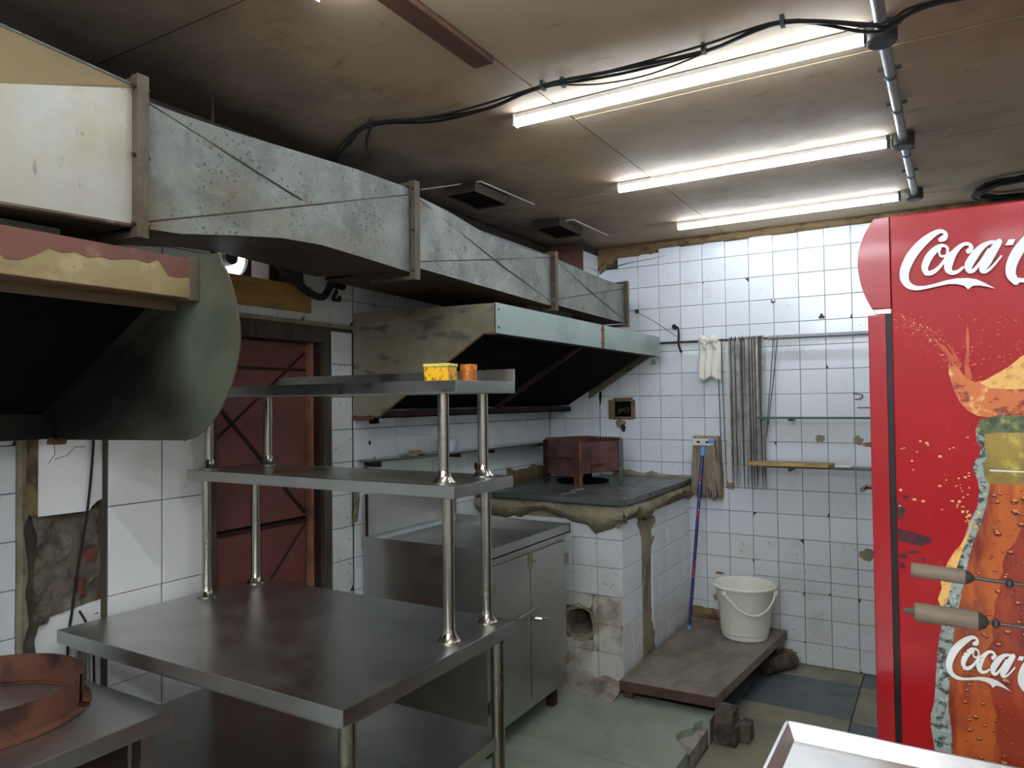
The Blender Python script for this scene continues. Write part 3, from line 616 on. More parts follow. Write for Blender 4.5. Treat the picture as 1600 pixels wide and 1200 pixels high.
# tins on the rack
tn = thing('spice_tin', 'square yellow spice tin with a pale lid, on the top rack shelf', 'tin', (-1.255, 1.70, 1.692))
Mt = Matrix.Translation((-1.252, 1.70, 1.6925)) @ Matrix.Rotation(math.radians(8), 4, 'Z')
B().box(-0.040, 0.040, -0.028, 0.028, 0.0, 0.040, Mt).obj('tin_body', 'tin_yellow', tn, bevel=0.003)
B().box(-0.042, 0.042, -0.030, 0.030, 0.040, 0.050, Mt).obj('lid', 'tin_lid', tn, bevel=0.003)
tn = thing('spice_tin', 'small round brown tin just behind the yellow one', 'tin', (-1.222, 1.80, 1.692))
B().lathe([(0, 0), (0.024, 0), (0.025, 0.002), (0.025, 0.040), (0, 0.040)], (-1.222, 1.80, 1.6922), 24).obj('tin_body', 'tin_brown', tn)
B().lathe([(0, 0.040), (0.026, 0.040), (0.026, 0.049), (0.024, 0.051), (0, 0.051)], (-1.222, 1.80, 1.6922), 24).obj('lid', 'tin_brown', tn)

# ---- low range at the lower left with the rusty ring
rg = thing('cooking_range', 'low stainless steel cooking stand at the lower left corner', 'stand', (-2.05, 0.6, SLAB))
sheet_top(-2.372, -1.72, 0.05, 1.165, 0.85, 0.045, 'steel_table', rg, 'stand_top')
for x, y in ((-1.765, 1.115), (-2.33, 1.115), (-1.765, 0.11), (-2.33, 0.11)):
    B().box(x-0.02, x+0.02, y-0.02, y+0.02, SLAB, 0.806).obj('leg', 'steel', rg, bevel=0.002)
B().box(-2.33, -1.79, 0.15, 1.09, 0.70, 0.80).obj('burner_box', 'rust_dark', rg, bevel=0.004)
B().box(-2.34, -1.75, 0.12, 1.10, 0.33, 0.36).obj('undershelf', 'steel_table', rg, bevel=0.002)
b = B()
prof = [(0.220, 0.0), (0.252, 0.0), (0.253, 0.004), (0.236, 0.010), (0.2345, 0.080), (0.231, 0.080), (0.229, 0.006), (0.220, 0.004), (0.220, 0.0)]
b.lathe(prof, (-2.105, 0.885, 0.851), 48, math.radians(48), math.radians(48+352))
o = b.obj('rusty_ring', 'copper_rust'); tag(o, 'large rusty metal ring lying on the cooking stand', 'ring')

# ---- cabinet
cb = thing('steel_cabinet', 'two-door stainless steel cabinet between the rack and the masonry stove', 'cabinet', (-2.0, 2.95, SLAB))
CX0, CX1, CY0, CY1 = -2.362, -1.66, 2.585, 3.33
B().box(CX0, CX1-0.012, CY0, CY1, 0.205, 0.955).obj('body', 'steel_cabinet', cb, bevel=0.003)
b = B().box(CX0, CX1+0.012, CY0-0.012, CY1+0.012, 0.955, 0.968)
b.box(CX0, CX1+0.012, CY0-0.012, CY0-0.006, 0.968, 1.005); b.box(CX0, CX1+0.012, CY1+0.004, CY1+0.012, 0.968, 1.005); b.box(CX1+0.004, CX1+0.012, CY0-0.012, CY1+0.012, 0.962, 1.008)
b.obj('top_tray', 'steel_cabinet', cb)
B().box(CX0, CX0+0.012, CY0+0.0, CY1, 1.0, 1.20).obj('backsplash', 'steel_bright', cb, bevel=0.002)
B().box(CX0+0.012, CX0+0.02, CY0+0.0, CY0+0.012, 1.0, 1.20).obj('backsplash_edge', 'rust_dark', cb)
ym = (CY0+CY1)/2-0.02
for a, c, nm in ((CY0+0.028, ym-0.003, 'near'), (ym+0.003, CY1-0.028, 'far')):
    d = B().box(CX1-0.012, CX1+0.002, a, c, 0.25, 0.925).obj('door', 'steel_cabinet', cb, bevel=0.002)
    hy = CY0+0.022 if nm == 'near' else CY1-0.022
    for z in (0.33, 0.83):
        B().box(CX1-0.004, CX1+0.007, hy-0.018, hy+0.018, z-0.028, z+0.028).obj('hinge', 'brass', d, bevel=0.002)
    if nm == 'far':
        B().tube([(CX1+0.002, a+0.04, 0.615), (CX1+0.03, a+0.045, 0.617), (CX1+0.034, a+0.095, 0.605)], [0.010, 0.007, 0.006], 8).obj('handle', 'steel_post', d)
    else:
        B().tube([(CX1+0.010, c-0.13, 0.655), (CX1+0.010, c+0.05, 0.665)], 0.007, 8).obj('bolt', 'brass', d)
        B().box(CX1+0.002, CX1+0.008, c-0.10, c-0.005, 0.648, 0.674).obj('bolt_plate', 'brass', d, bevel=0.001)
        B().tube([(CX1+0.012, c-0.055, 0.66), (CX1+0.016, c-0.055, 0.61)], 0.004, 6).obj('bolt_knob', 'brass', d)
B().box(CX1, CX1+0.008, ym-0.014, ym+0.016, 0.855, 0.93).obj('hasp', 'brass', cb, bevel=0.002)
B().tube([(CX1+0.008, ym+0.002, 0.892), (CX1+0.03, ym+0.004, 0.89)], 0.004, 6).obj('staple', 'steel_post', cb)
for y in (CY0+0.06, CY1-0.08):
    for x in (CX0+0.06, CX1-0.06): B().box(x-0.022, x+0.022, y-0.022, y+0.022, SLAB, 0.205).obj('foot', 'rust_dark', cb, bevel=0.003)

# ================================================================== MASONRY STOVE COUNTER
KX, KY, KZ = -1.477, 3.592, 1.078
ct = thing('masonry_stove', 'white tiled masonry stove counter with a dark stone top in the corner', 'counter', (-1.9, 4.1, 0))
HX0, HX1, HZ0, HZ1 = -1.80, -1.645, 0.345, 0.505
b = B()
b.box(-2.366, HX0, KY, 4.495, 0.0, KZ); b.box(HX0, HX1, KY, 4.495, 0.0, HZ0); b.box(HX0, HX1, KY, 4.495, HZ1, KZ); b.box(HX1, KX, KY, 4.495, 0.0, KZ)
b.box(-2.09, KX, 4.495, 4.752, 0.0, KZ); b.box(HX0, HX1, KY+0.35, 4.495, HZ0, HZ1)
b.obj('body', 'mortar', ct)
b = B().box(HX0, HX1, KY+0.0, KY+0.345, HZ0, HZ0+0.02); rough(b.obj('ash_bed', 'rubble', ct), 0.006, 30)
krows = [0.139, 0.289, 0.439, 0.589, 0.739, 0.889, 0.985]
for k in range(6):
    x1 = -1.467-0.1435*k
    for r in range(6):
        z0, z1 = krows[r], krows[r+1]
        if k in (1, 2) and r in (1, 2) and z0 < 0.5 and not (k == 1 and r == 2 and False):
            if k == 1:
                tile(ct, '-y', HX1+0.004, x1, z0, z1, KY, 'tile_grimy', 1.0)
            xa, xb = (x1-0.1435, HX1+0.004) if k == 1 else (x1-0.1435, x1)
            if r == 2: tile(ct, '-y', xa, xb, HZ1+0.006, z1, KY, 'tile_grimy', 1.0)
            else: tile(ct, '-y', xa, xb, z0, HZ0-0.004, KY, 'tile_grimy', 1.0)
            continue
        tile(ct, '-y', x1-0.1435, x1, z0, z1, KY, 'tile_dirty' if r > 2 else 'tile_grimy', 0.25)
for k in range(8):
    y0 = 3.583+0.1458*k
    if k == 2: continue
    for r in range(6):
        tile(ct, '+x', y0 if k != 3 else y0+0.02, y0+0.1458, krows[r], krows[r+1], KX, 'tile' if r > 1 else 'tile_dirty', 0.12)
# mortar where tiles are gone
rim = []
for i in range(16):
    a = 2*math.pi*i/16; rim.append((math.cos(a), math.sin(a)))
b = B(); rr = random.Random(11); cxh, czh = (HX0+HX1)/2, (HZ0+HZ1)/2
ro = [(cxh+(0.088+rr.uniform(0.0, 0.02))*c, czh+(0.09+rr.uniform(0.0, 0.022))*s) for c, s in rim]; ri = [(cxh+(0.077+rr.uniform(-0.006, 0.006))*c, czh+(0.080+rr.uniform(-0.006, 0.006))*s) for c, s in rim]
for i in range(16):
    j = (i+1) % 16
    b.poly([(ro[i][0], KY-0.012, ro[i][1]), (ro[j][0], KY-0.012, ro[j][1]), (ri[j][0], KY-0.004, ri[j][1]), (ri[i][0], KY-0.004, ri[i][1])])
    b.poly([(ri[i][0], KY-0.004, ri[i][1]), (ri[j][0], KY-0.004, ri[j][1]), (ri[j][0], KY+0.02, ri[j][1]), (ri[i][0], KY+0.02, ri[i][1])])
    b.poly([(ro[i][0], KY-0.012, ro[i][1]), (ro[j][0], KY-0.012, ro[j][1]), (ro[j][0], KY+0.002, ro[j][1]), (ro[i][0], KY+0.002, ro[i][1])])
b.obj('broken_rim', 'mortar', ct, smooth=60)
zs = [0.10+0.045*i for i in range(20)]
wdt = [0.17, 0.18, 0.16, 0.15, 0.13, 0.14, 0.13, 0.10, 0.08, 0.07, 0.06, 0.05, 0.055, 0.06, 0.08, 0.11, 0.13, 0.17, 0.22, 0.26]
b = B(); rows = []
for z, wd in zip(zs, wdt):
    yc = 3.948 + 0.022*math.sin(9*z)+0.008*math.sin(31*z); h = wd*0.62+0.022+0.014*math.sin(47*z)
    rows.append([(KX-0.001, yc-h, z), (KX+0.009, yc-h*0.85, z), (KX+0.013, yc-h*0.3, z), (KX+0.013, yc+h*0.4, z), (KX+0.009, yc+h*0.88, z), (KX-0.001, yc+h, z)])
rough(rough(b.grid(rows).obj('mortar_repair', 'mortar', ct, smooth=70), 0.010, 22), 0.008, 60, (0.3, 1, 1))
# ragged mortar under the stone top
top = [(-2.36+0.0465*i, 1.085) for i in range(21)]
rr = random.Random(5)
bot = [(-2.36+0.0465*i, 0.985 - 0.03*math.sin(i*0.5) - (0.02 if i > 15 else 0) + rr.uniform(-0.014, 0.014)) for i in range(21)]
band(ct, 'mortar_edge', 'mortar', top, bot, '-y', KY+0.004, 0.070, 0.010)
top = [(3.53+0.0605*i, 1.085) for i in range(21)]
bot = [(3.53+0.0605*i, 0.965 + 0.05*abs(math.sin(i*0.31+0.2)) - (0.05 if 4 < i < 8 else 0) + rr.uniform(-0.014, 0.014)) for i in range(21)]
band(ct, 'mortar_edge', 'mortar', top, bot, '+x', KX-0.004, 0.062, 0.010)
top_poly = [(-2.364, 3.535), (-1.445, 3.530), (-1.427, 3.548), (-1.427, 4.35), (-1.432, 4.52), (-1.438, 4.752), (-2.095, 4.752), (-2.095, 4.490), (-2.364, 4.490)]
o = B().prism(top_poly, 'z', 1.078, 1.11).obj('stone_top', 'slate', ct, bevel=0.008, seg=2)
B().tube([(-1.83, 3.60, 1.111), (-1.80, 3.72, 1.1115), (-1.86, 3.76, 1.111), (-1.83, 3.9, 1.111)], 0.0022, 5).obj('crack', 'rubble', ct)
B().tube([(-1.42, 4.05, 1.111), (-1.66, 4.02, 1.1115), (-1.70, 4.1, 1.111)], 0.0024, 5).obj('crack', 'rubble', ct)
# cement heaped along the foot of the stove
b = B(); rows = []
for i in range(26):
    x = -2.0+0.0215*i; rows.append([(x, KY-0.004, 0.165+0.012*math.sin(i)), (x, KY-0.04, 0.145+0.008*math.sin(i*1.7)), (x, KY-0.09, 0.122), (x, KY-0.15-0.02*math.sin(i*0.8), SLAB+0.003), (x, KY-0.20, SLAB-0.012)])
rough(b.grid(rows).obj('cement_heap', 'rubble', ct, smooth=70), 0.009, 24)

# ---- charcoal grill on the stove
ga, gx, gy, gz = 0.393, -1.921, 4.013, 1.111
U = Vector((-math.cos(ga), math.sin(ga), 0)); V = Vector((math.sin(ga), math.cos(ga), 0)); L1, L2, GH = 0.324, 0.377, 0.284
G0 = Vector((gx, gy, gz))
def gp(u, v, z): return G0 + U*u + V*v + Vector((0, 0, z))
gr = thing('charcoal_grill', 'small rusty brown box grill with a notched rim, on the stove top', 'grill', G0)
def gplate(us, nm, notch, z0=0.055, z1=GH, m='grill_metal'):
    """a plate of 6 mm between two plan points"""
    (u0, v0), (u1, v1) = us
    n = 12; out = [(0, z0), (1, z0)]
    pts = [(0.0, z0), (1.0, z0)]
    if notch:
        for i in range(n, 0, -1):
            c = (i-0.5)/n; pts += [(c+0.28/n, z1), (c+0.10/n, z1-0.013), (c-0.10/n, z1-0.013), (c-0.28/n, z1)]
        pts = pts[:2]+[(1.0, z1)]+pts[2:]+[(0.0, z1)]
    else: pts += [(1.0, z1), (0.0, z1)]
    d = Vector((u1-u0, v1-v0)).normalized(); nn = Vector((-d.y, d.x))*0.003
    b = B(); A = []; C = []
    for t, z in pts:
        u = u0+(u1-u0)*t; v = v0+(v1-v0)*t
        A.append(b.bm.verts.new(gp(u+nn.x, v+nn.y, z))); C.append(b.bm.verts.new(gp(u-nn.x, v-nn.y, z)))
    b.bm.faces.new(A); b.bm.faces.new(C[::-1])
    for i in range(len(pts)): j = (i+1) % len(pts); b.bm.faces.new([A[i], C[i], C[j], A[j]])
    return b.obj(nm, m, gr, smooth=0)
gplate(((0.005, 0.005), (L1-0.005, 0.005)), 'side_plate', True)
gplate(((0.005, L2-0.005), (L1-0.005, L2-0.005)), 'side_plate', True)
gplate(((0.005, 0.005), (0.005, L2-0.005)), 'side_plate', False, 0.07, 0.262)
gplate(((L1-0.005, 0.005), (L1-0.005, L2-0.005)), 'side_plate', False, 0.07)
b = B(); A = [gp(0.01, 0.01, 0.075), gp(L1-0.01, 0.01, 0.075), gp(L1-0.01, L2-0.01, 0.075), gp(0.01, L2-0.01, 0.075)]
Cc = [p+Vector((0, 0, 0.006)) for p in A]; b.poly(A); b.poly(Cc)
for i in range(4): b.poly([A[i], A[(i+1) % 4], Cc[(i+1) % 4], Cc[i]])
b.obj('base_plate', 'rust_dark', gr)
def glshape(u, v, su, sv, m):
    b = B()
    for q in ((0, 0.042, 0, 0.005), (0, 0.005, 0, 0.036)):
        P_ = [gp(u+su*q[i], v+sv*q[j], z) for z in (0.0005, GH-0.012) for i, j in ((0, 2), (1, 2), (1, 3), (0, 3))]
        vs = [b.bm.verts.new(p) for p in P_]
        for f in ((0, 1, 2, 3), (4, 5, 6, 7), (0, 1, 5, 4), (1, 2, 6, 5), (2, 3, 7, 6), (3, 0, 4, 7)): b.bm.faces.new([vs[i] for i in f])
    return b.obj('leg', m, gr)
glshape(-0.006, -0.006, 1, 1, 'rust'); glshape(L1+0.006, -0.006, -1, 1, 'rust_dark'); glshape(-0.006, L2+0.006, 1, -1, 'galvanised'); glshape(L1+0.006, L2+0.006, -1, -1, 'rust_dark')
def gbox(u0, u1, v0, v1, z0, z1, nm, m):
    b = B(); vs = [b.bm.verts.new(gp(u, v, z)) for z in (z0, z1) for u, v in ((u0, v0), (u1, v0), (u1, v1), (u0, v1))]
    for f in ((0, 1, 2, 3), (4, 5, 6, 7), (0, 1, 5, 4), (1, 2, 6, 5), (2, 3, 7, 6), (3, 0, 4, 7)): b.bm.faces.new([vs[i] for i in f])
    return b.obj(nm, m, gr, bevel=0.001)
gbox(0.07, L1-0.03, -0.014, 0.002, 0.165, 0.190, 'ledge', 'grill_metal')
gbox(-0.008, 0.002, 0.11, 0.23, 0.075, 0.165, 'ash_door', 'grill_metal')
gbox(-0.022, -0.006, 0.10, 0.20, 0.118, 0.130, 'ash_handle', 'rust')
gbox(-0.010, -0.004, 0.10, 0.115, 0.075, 0.15, 'ash_door_strip', 'rust')
# burner opening and fire tray under the grill
o = tag(B().lathe([(0.0, 0.001), (0.15, 0.001), (0.165, 0.003), (0.172, 0.010), (0.160, 0.008), (0.14, 0.004), (0.0, 0.004)], gp(0.17, 0.19, 0.0005), 36).obj('burner_plate', 'soot'), 'flat round sooty burner plate under the box grill', 'plate')

# ================================================================== HOODS
h2 = thing('range_hood', 'sloping sheet-metal range hood with a pale green front band, above the masonry stove', 'hood', (-2.0, 3.5, 1.56))
HY0, HY1, HXF = 2.528, 4.552, -1.579
side = [(-2.366, 2.050), (HXF, 2.040), (HXF, 1.915), (-1.640, 1.917), (-2.212, 1.571), (-2.366, 1.559)]
B().prism(side, 'y', HY0, HY0+0.006).obj('side_panel', 'hood_metal', h2)
B().prism([(-2.09, 2.05), (HXF, 2.040), (HXF, 1.915), (-1.640, 1.917), (-2.09, 1.645)], 'y', HY1-0.006, HY1).obj('side_panel', 'hood_metal', h2)
B().box(HXF-0.004, HXF+0.001, HY0, 3.622, 1.915, 2.042).obj('front_band', 'hood_band', h2)
B().box(HXF-0.004, HXF+0.001, 3.628, HY1, 1.915, 2.042).obj('front_band', 'hood_band', h2)
B().box(HXF+0.001, HXF+0.004, 3.612, 3.638, 1.913, 2.044).obj('band_strap', 'rust', h2)
for y in (3.606, 3.645, 2.552):
    for z in (1.94, 2.015): B().lathe([(0, 0.004), (0.004, 0.003), (0.006, 0)], (HXF+0.001, y, z), 8, M=Matrix.Rotation(math.pi/2, 3, 'Y')).obj('rivet', 'rust', h2)
B().box(HXF-0.055, HXF-0.004, HY0, HY1, 1.913, 1.919).obj('front_return', 'rust_dark', h2)
B().prism([(-2.366, 2.050), (HXF, 2.041), (HXF, 2.036), (-2.366, 2.045)], 'y', HY0+0.006, 4.49).obj('top_panel', 'hood_metal', h2)
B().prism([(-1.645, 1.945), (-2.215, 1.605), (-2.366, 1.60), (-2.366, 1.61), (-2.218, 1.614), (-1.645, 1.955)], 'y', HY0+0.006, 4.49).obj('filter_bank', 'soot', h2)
B().box(-2.366, -2.20, HY0+0.006, 4.49, 1.561, 1.567).obj('grease_gutter', 'rust_dark', h2)
B().box(-2.206, -2.200, HY0+0.006, 4.49, 1.561, 1.592).obj('gutter_lip', 'rust_dark', h2)
for y in (3.50, ):
    B().prism([(-1.655, 1.915), (-2.20, 1.585), (-2.20, 1.607), (-1.655, 1.944)], 'y', y, y+0.035).obj('rail', 'rust_dark', h2)
def edge_strip(par, pts, y0, y1, m, nm, r=0.006):
    return B().tube([(x, (y0+y1)/2, z) for x, z in pts], r, 6).obj(nm, m, par)
edge_strip(h2, [(HXF, 1.914), (-1.640, 1.915), (-2.212, 1.569), (-2.366, 1.557)], HY0, HY0+0.006, 'rust', 'rusty_edge', 0.005)
edge_strip(h2, [(-1.642, 1.915), (-2.09, 1.643)], HY1-0.006, HY1, 'hood_band', 'far_edge', 0.004)
for i in range(9):
    y = HY0+0.05+random.uniform(-0.02, 0.02)
rough(B().tube([(-2.36, HY0-0.004, 1.565), (-2.31, HY0-0.004, 1.56), (-2.25, HY0-0.004, 1.566)], 0.011, 8).obj('grease_crust', 'rust', h2), 0.008, 60)
B().box(-2.28, -2.255, HY0+0.01, HY0+0.05, 1.535, 1.561).obj('support_peg', 'soot', h2)

h1 = thing('range_hood', 'grimy green and cream sheet-metal hood with a curved end plate at the upper left', 'hood', (-2.0, 0.5, 1.53))
pts = [(-2.37, 1.528), (-1.71, 1.538)] + [tuple(p) for p in crom([(-1.66, 1.550), (-1.60, 1.585), (-1.55, 1.635), (-1.508, 1.71), (-1.490, 1.79), (-1.500, 1.87), (-1.530, 1.95), (-1.555, 1.985)], 5)] + [(-1.565, 2.012), (-1.655, 2.018), (-2.37, 2.018)]
B().prism(pts, 'y', 1.188, 1.193).obj('end_plate', 'hood_green', h1)
B().tube([(p[0], 1.1905, p[1]) for p in pts[1:-1]], 0.003, 6).obj('end_plate_rim', 'flange', h1)
B().box(-1.665, -1.645, -1.2, 1.187, 1.903, 2.004).obj('front_band', 'hood_band_cream', h1, bevel=0.003)
rr = random.Random(41)
B().prism([(-1.2, 2.0035), (1.158, 2.0035)] + [(1.158-0.028*i, 1.950+0.012*math.sin(i*0.21)+rr.uniform(-0.022, 0.022) + (0.012 if i < 8 else 0)) for i in range(85)], 'x', -1.6449, -1.6435).obj('old_paint', 'paint_brown', h1)
B().box(-1.735, -1.665, -1.2, 1.187, 1.903, 1.910).obj('front_return', 'rust', h1)
B().box(-1.745, -1.735, -1.2, 1.187, 1.880, 1.910).obj('front_return_lip', 'duct_tan', h1)
B().box(-2.49, -1.665, -1.2, 1.187, 1.995, 2.004).obj('top_panel', 'hood_metal', h1)
B().box(-1.668, -1.642, 1.16, 1.1875, 1.898, 2.010).obj('band_end', 'flange', h1, bevel=0.002)
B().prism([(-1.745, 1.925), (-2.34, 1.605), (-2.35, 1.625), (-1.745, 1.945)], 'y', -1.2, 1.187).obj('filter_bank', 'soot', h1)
B().prism([(-1.77, 1.888), (-2.335, 1.578), (-2.335, 1.607), (-1.77, 1.918)], 'y', 1.150, 1.187).obj('rail', 'hood_green', h1)
B().box(-2.49, -2.335, -1.2, 1.187, 1.532, 1.540).obj('grease_gutter', 'hood_green', h1)
B().box(-2.340, -2.334, -1.2, 1.187, 1.532, 1.610).obj('gutter_front', 'hood_green', h1)
rough(B().tube([(-2.34, 1.17, 1.528), (-2.32, 1.185, 1.520), (-2.29, 1.19, 1.526)], 0.010, 7).obj('grease_crust', 'rust', h1), 0.010, 70)

# ================================================================== DUCT
du = thing('exhaust_duct', 'long galvanised sheet-metal exhaust duct hanging under the ceiling along the left wall', 'duct', (-1.9, 2.0, 2.06))
DF, DB = -1.68, -2.16
def duct_section(ys, tops, bots, inset, m, nm='duct_section', back_dz=0.0):
    n = len(ys); b = B()
    K = 5
    front = [[(DF - inset*math.sin(math.pi*i/(n-1))*math.sin(math.pi*k/(K-1)) , ys[i], bots[i]+(tops[i]-bots[i])*k/(K-1)) for i in range(n)] for k in range(K)]
    b.grid(front)
    b.grid([[(DF, ys[i], tops[i]) for i in range(n)], [(DB, ys[i], tops[i]) for i in range(n)]])
    b.grid([[(DB, ys[i], tops[i]) for i in range(n)], [(DB, ys[i], bots[i]+back_dz) for i in range(n)]])
    o = b.obj(nm, m, du, smooth=20)
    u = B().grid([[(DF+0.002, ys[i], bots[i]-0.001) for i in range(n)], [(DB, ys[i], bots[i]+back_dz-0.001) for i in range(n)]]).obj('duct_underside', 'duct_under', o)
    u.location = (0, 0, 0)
    return o
s1 = duct_section([-1.2, -0.4, 0.2, 0.742, 1.03], [2.20, 2.24, 2.27, 2.308, 2.404], [2.045, 2.045, 2.05, 2.055, 2.067], 0.0, 'galvanised_lit')
b = B().grid([[(DF, -1.2, 2.20), (DF, -0.4, 2.24), (DF, 0.2, 2.27), (DF, 0.742, 2.308), (DF, 1.03, 2.404)], [(DF-0.03, -1.2, 2.45), (DF-0.03, -0.4, 2.45), (DF-0.03, 0.2, 2.45), (DF-0.03, 0.742, 2.445), (DF-0.01, 1.03, 2.415)]])
b.obj('upper_facet', 'duct_tan', du, smooth=0)
B().tube([(DF-0.03, -1.2, 2.452), (DF-0.03, 0.742, 2.447), (DF-0.01, 1.03, 2.418)], 0.004, 6).obj('edge_fold', 'galvanised', du)
B().tube([(DF, -1.2, 2.047), (DF, 0.2, 2.05), (DF, 0.742, 2.055), (DF, 1.03, 2.067)], 0.006, 6).obj('edge_fold', 'flange', du)
s2 = duct_section([1.064, 1.161, 1.32, 1.492, 1.647, 1.822, 2.094], [2.385, 2.385, 2.39, 2.40, 2.41, 2.42, 2.425], [2.067, 2.073, 2.10, 2.125, 2.134, 2.127, 2.113], 0.012, 'galvanised', back_dz=0.03)
s3 = duct_section([2.143, 2.34, 2.523, 2.68, 2.839, 3.03, 3.218], [2.408, 2.394, 2.369, 2.352, 2.345, 2.352, 2.365], [2.137, 2.132, 2.128, 2.124, 2.120, 2.115, 2.110], 0.012, 'galvanised')
s4 = duct_section([3.274, 3.41, 3.554, 3.73, 3.901, 4.095, 4.20], [2.358, 2.353, 2.349, 2.343, 2.338, 2.340, 2.343], [2.121, 2.119, 2.117, 2.115, 2.113, 2.111, 2.110], 0.010, 'galvanised')
def seamline(y0, z0, y1, z1, ins, ys0, ys1, nm='crease', r=0.0028):
    P_ = []
    for k in range(9):
        t = k/8; y = y0+(y1-y0)*t; z = z0+(z1-z0)*t
        P_.append((DF+0.0004-ins*math.sin(math.pi*(y-ys0)/(ys1-ys0))*0.8, y, z))
    B().tube(P_, r, 5).obj(nm, 'crease', du)
seamline(1.07, 2.382, 1.58, 2.262, 0.012, 1.064, 2.094); seamline(1.066, 2.085, 2.09, 2.400, 0.012, 1.064, 2.094)
seamline(2.15, 2.398, 3.20, 2.135, 0.012, 2.143, 3.218); seamline(2.145, 2.160, 3.215, 2.355, 0.012, 2.143, 3.218, r=0.0026)
seamline(3.28, 2.350, 4.15, 2.140, 0.010, 3.274, 4.20, r=0.0026); seamline(3.28, 2.15, 4.18, 2.32, 0.010, 3.274, 4.20, r=0.0022)
for y, zt, zb in ((1.047, 2.425, 2.050), (2.118, 2.442, 2.098), (3.246, 2.375, 2.098), (4.212, 2.358, 2.098)):
    b = B()
    b.box(DF-0.004, DF+0.022, y-0.018, y+0.012, zb-0.012, zt+0.012); b.box(DF-0.20, DF+0.016, y-0.015, y+0.009, zb-0.010, zb+0.004); b.box(DB+0.02, DF+0.016, y-0.015, y+0.009, zt-0.004, zt+0.010)
    f_ = b.obj('flange', 'flange', du)
    for z in (zb+0.02, (zt+zb)/2, zt-0.02):
        B().tube([(DF+0.014, y-0.026, z), (DF+0.014, y+0.018, z)], 0.0055, 6).obj('bolt', 'rust_dark', f_)
        for c in f_.children: c.location = (0, 0, 0)
B().box(DB+0.01, DF-0.01, 4.19, 4.20, 2.12, 2.34).obj('end_plate', 'galvanised', du)
for y0, y1, x0, x1 in ((0.35, 0.915, -2.1, -1.78), ):
    B().box(x0, x1, y0, y1, 2.005, 2.049).obj('hood_collar', 'galvanised', du)
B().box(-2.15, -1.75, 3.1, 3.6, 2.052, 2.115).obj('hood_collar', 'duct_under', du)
for y in (0.4, 1.6):
    B().tube([(-2.14, y, 2.36), (-2.14, y, ZC-0.001)], 0.005, 6).obj('hanger_rod', 'rust_dark', du)

# ================================================================== CEILING THINGS
tag(B().box(-1.262, -1.19, 0.3, 1.91, ZC-0.02, ZC-0.001).obj('ceiling_batten', 'beam_wood', None, bevel=0.002), 'dark brown timber batten nailed under the ceiling', 'batten')
for (x0, x1, y0, y1), tr, lab in (((-2.13, -1.94, 2.93, 3.24), [(-2.25, 2.90), (-1.92, 2.95), (-1.90, 3.46)], 'black-bottomed square ceiling vent box behind the duct, the nearer one'),
                                  ((-2.10, -1.915, 3.79, 4.10), [(-2.15, 3.88), (-1.865, 3.87), (-1.855, 4.37)], 'black-bottomed square ceiling vent box next to the corner pillar')):
    t = thing('ceiling_vent', lab, 'vent', ((x0+x1)/2, (y0+y1)/2, ZC), 'square ceiling vents')
    b = B(); z0, z1 = ZC-0.05, ZC-0.001
    for q in ((x0, x1, y0, y0+0.006), (x0, x1, y1-0.006, y1), (x0, x0+0.006, y0, y1), (x1-0.006, x1, y0, y1)): b.box(q[0], q[1], q[2], q[3], z0, z1)
    rough(b.obj('vent_box', 'duct_under', t), 0.004, 20)
    B().box(x0+0.006, x1-0.006, y0+0.006, y1-0.006, ZC-0.035, ZC-0.03).obj('vent_inside', 'soot', t)
    for a, c in zip(tr[:-1], tr[1:]):
        B().tube([(a[0], a[1], ZC-0.004), (c[0], c[1], ZC-0.004)], 0.004, 5).obj('trim_line', 'white_plastic', t)
cn = thing('conduit', 'grey plastic conduit pipe running along the ceiling past the tube ends', 'pipe', (-0.12, 2.5, ZC))
B().tube([(-0.135, -1.5, ZC-0.028), (-0.125, 2.4, ZC-0.028), (-0.112, 3.4, ZC-0.028), (-0.098, 4.28, ZC-0.028)], 0.017, 14).obj('pipe', 'conduit', cn)
for y in (2.34, 3.36, 4.29):
    x = -0.128+(y-2.34)*0.014
    B().lathe([(0, -0.058), (0.036, -0.058), (0.042, -0.050), (0.042, -0.001), (0, -0.001)], (x, y, ZC), 20).obj('junction_box', 'dark_plastic', cn)
for y in (0.6, 1.2, 1.9, 2.65, 2.98, 3.55, 3.9):
    x = -0.128+(y-2.34)*0.014
    B().box(x-0.034, x+0.034, y-0.006, y+0.006, ZC-0.012, ZC-0.001).obj('clip', 'dark_plastic', cn)
    B().tube([(x, y-0.007, ZC-0.028), (x, y+0.007, ZC-0.028)], 0.0195, 14).obj('clip', 'dark_plastic', cn)
# cables
zc = ZC-0.020
main = [(-2.30, 2.32, zc), (-2.05, 2.17, zc), (-1.85, 2.085, zc), (-1.607, 2.155, zc-0.004), (-1.38, 2.165, zc-0.008), (-1.138, 2.14, zc), (-0.88, 2.165, zc), (-0.60, 2.173, zc), (-0.365, 2.135, zc), (-0.154, 2.195, zc-0.045), (-0.10, 2.21, zc-0.045), (0.02, 2.25, zc), (0.5, 2.35, zc), (1.5, 2.5, zc)]
ca = thing('cable_bundle', 'bundle of black cables strung across the ceiling in front of the first tube', 'cable', (-1.0, 2.15, ZC))
for i, (dy, dz, r) in enumerate(((0, 0, 0.0065), (0.011, -0.002, 0.005), (-0.010, 0.003, 0.004))):
    P_ = crom([(x+0.01*math.sin(3*k+i*2), y+dy+0.012*math.sin(k*2+i*1.7), z+dz) for k, (x, y, z) in enumerate(main)], 6)
    B().tube(P_, r, 7).obj('cable', 'cable', ca)
B().tube(crom([(-1.85, 2.085, zc), (-2.0, 2.22, zc), (-2.14, 2.40, zc)], 6), 0.006, 7).obj('cable', 'cable', ca)
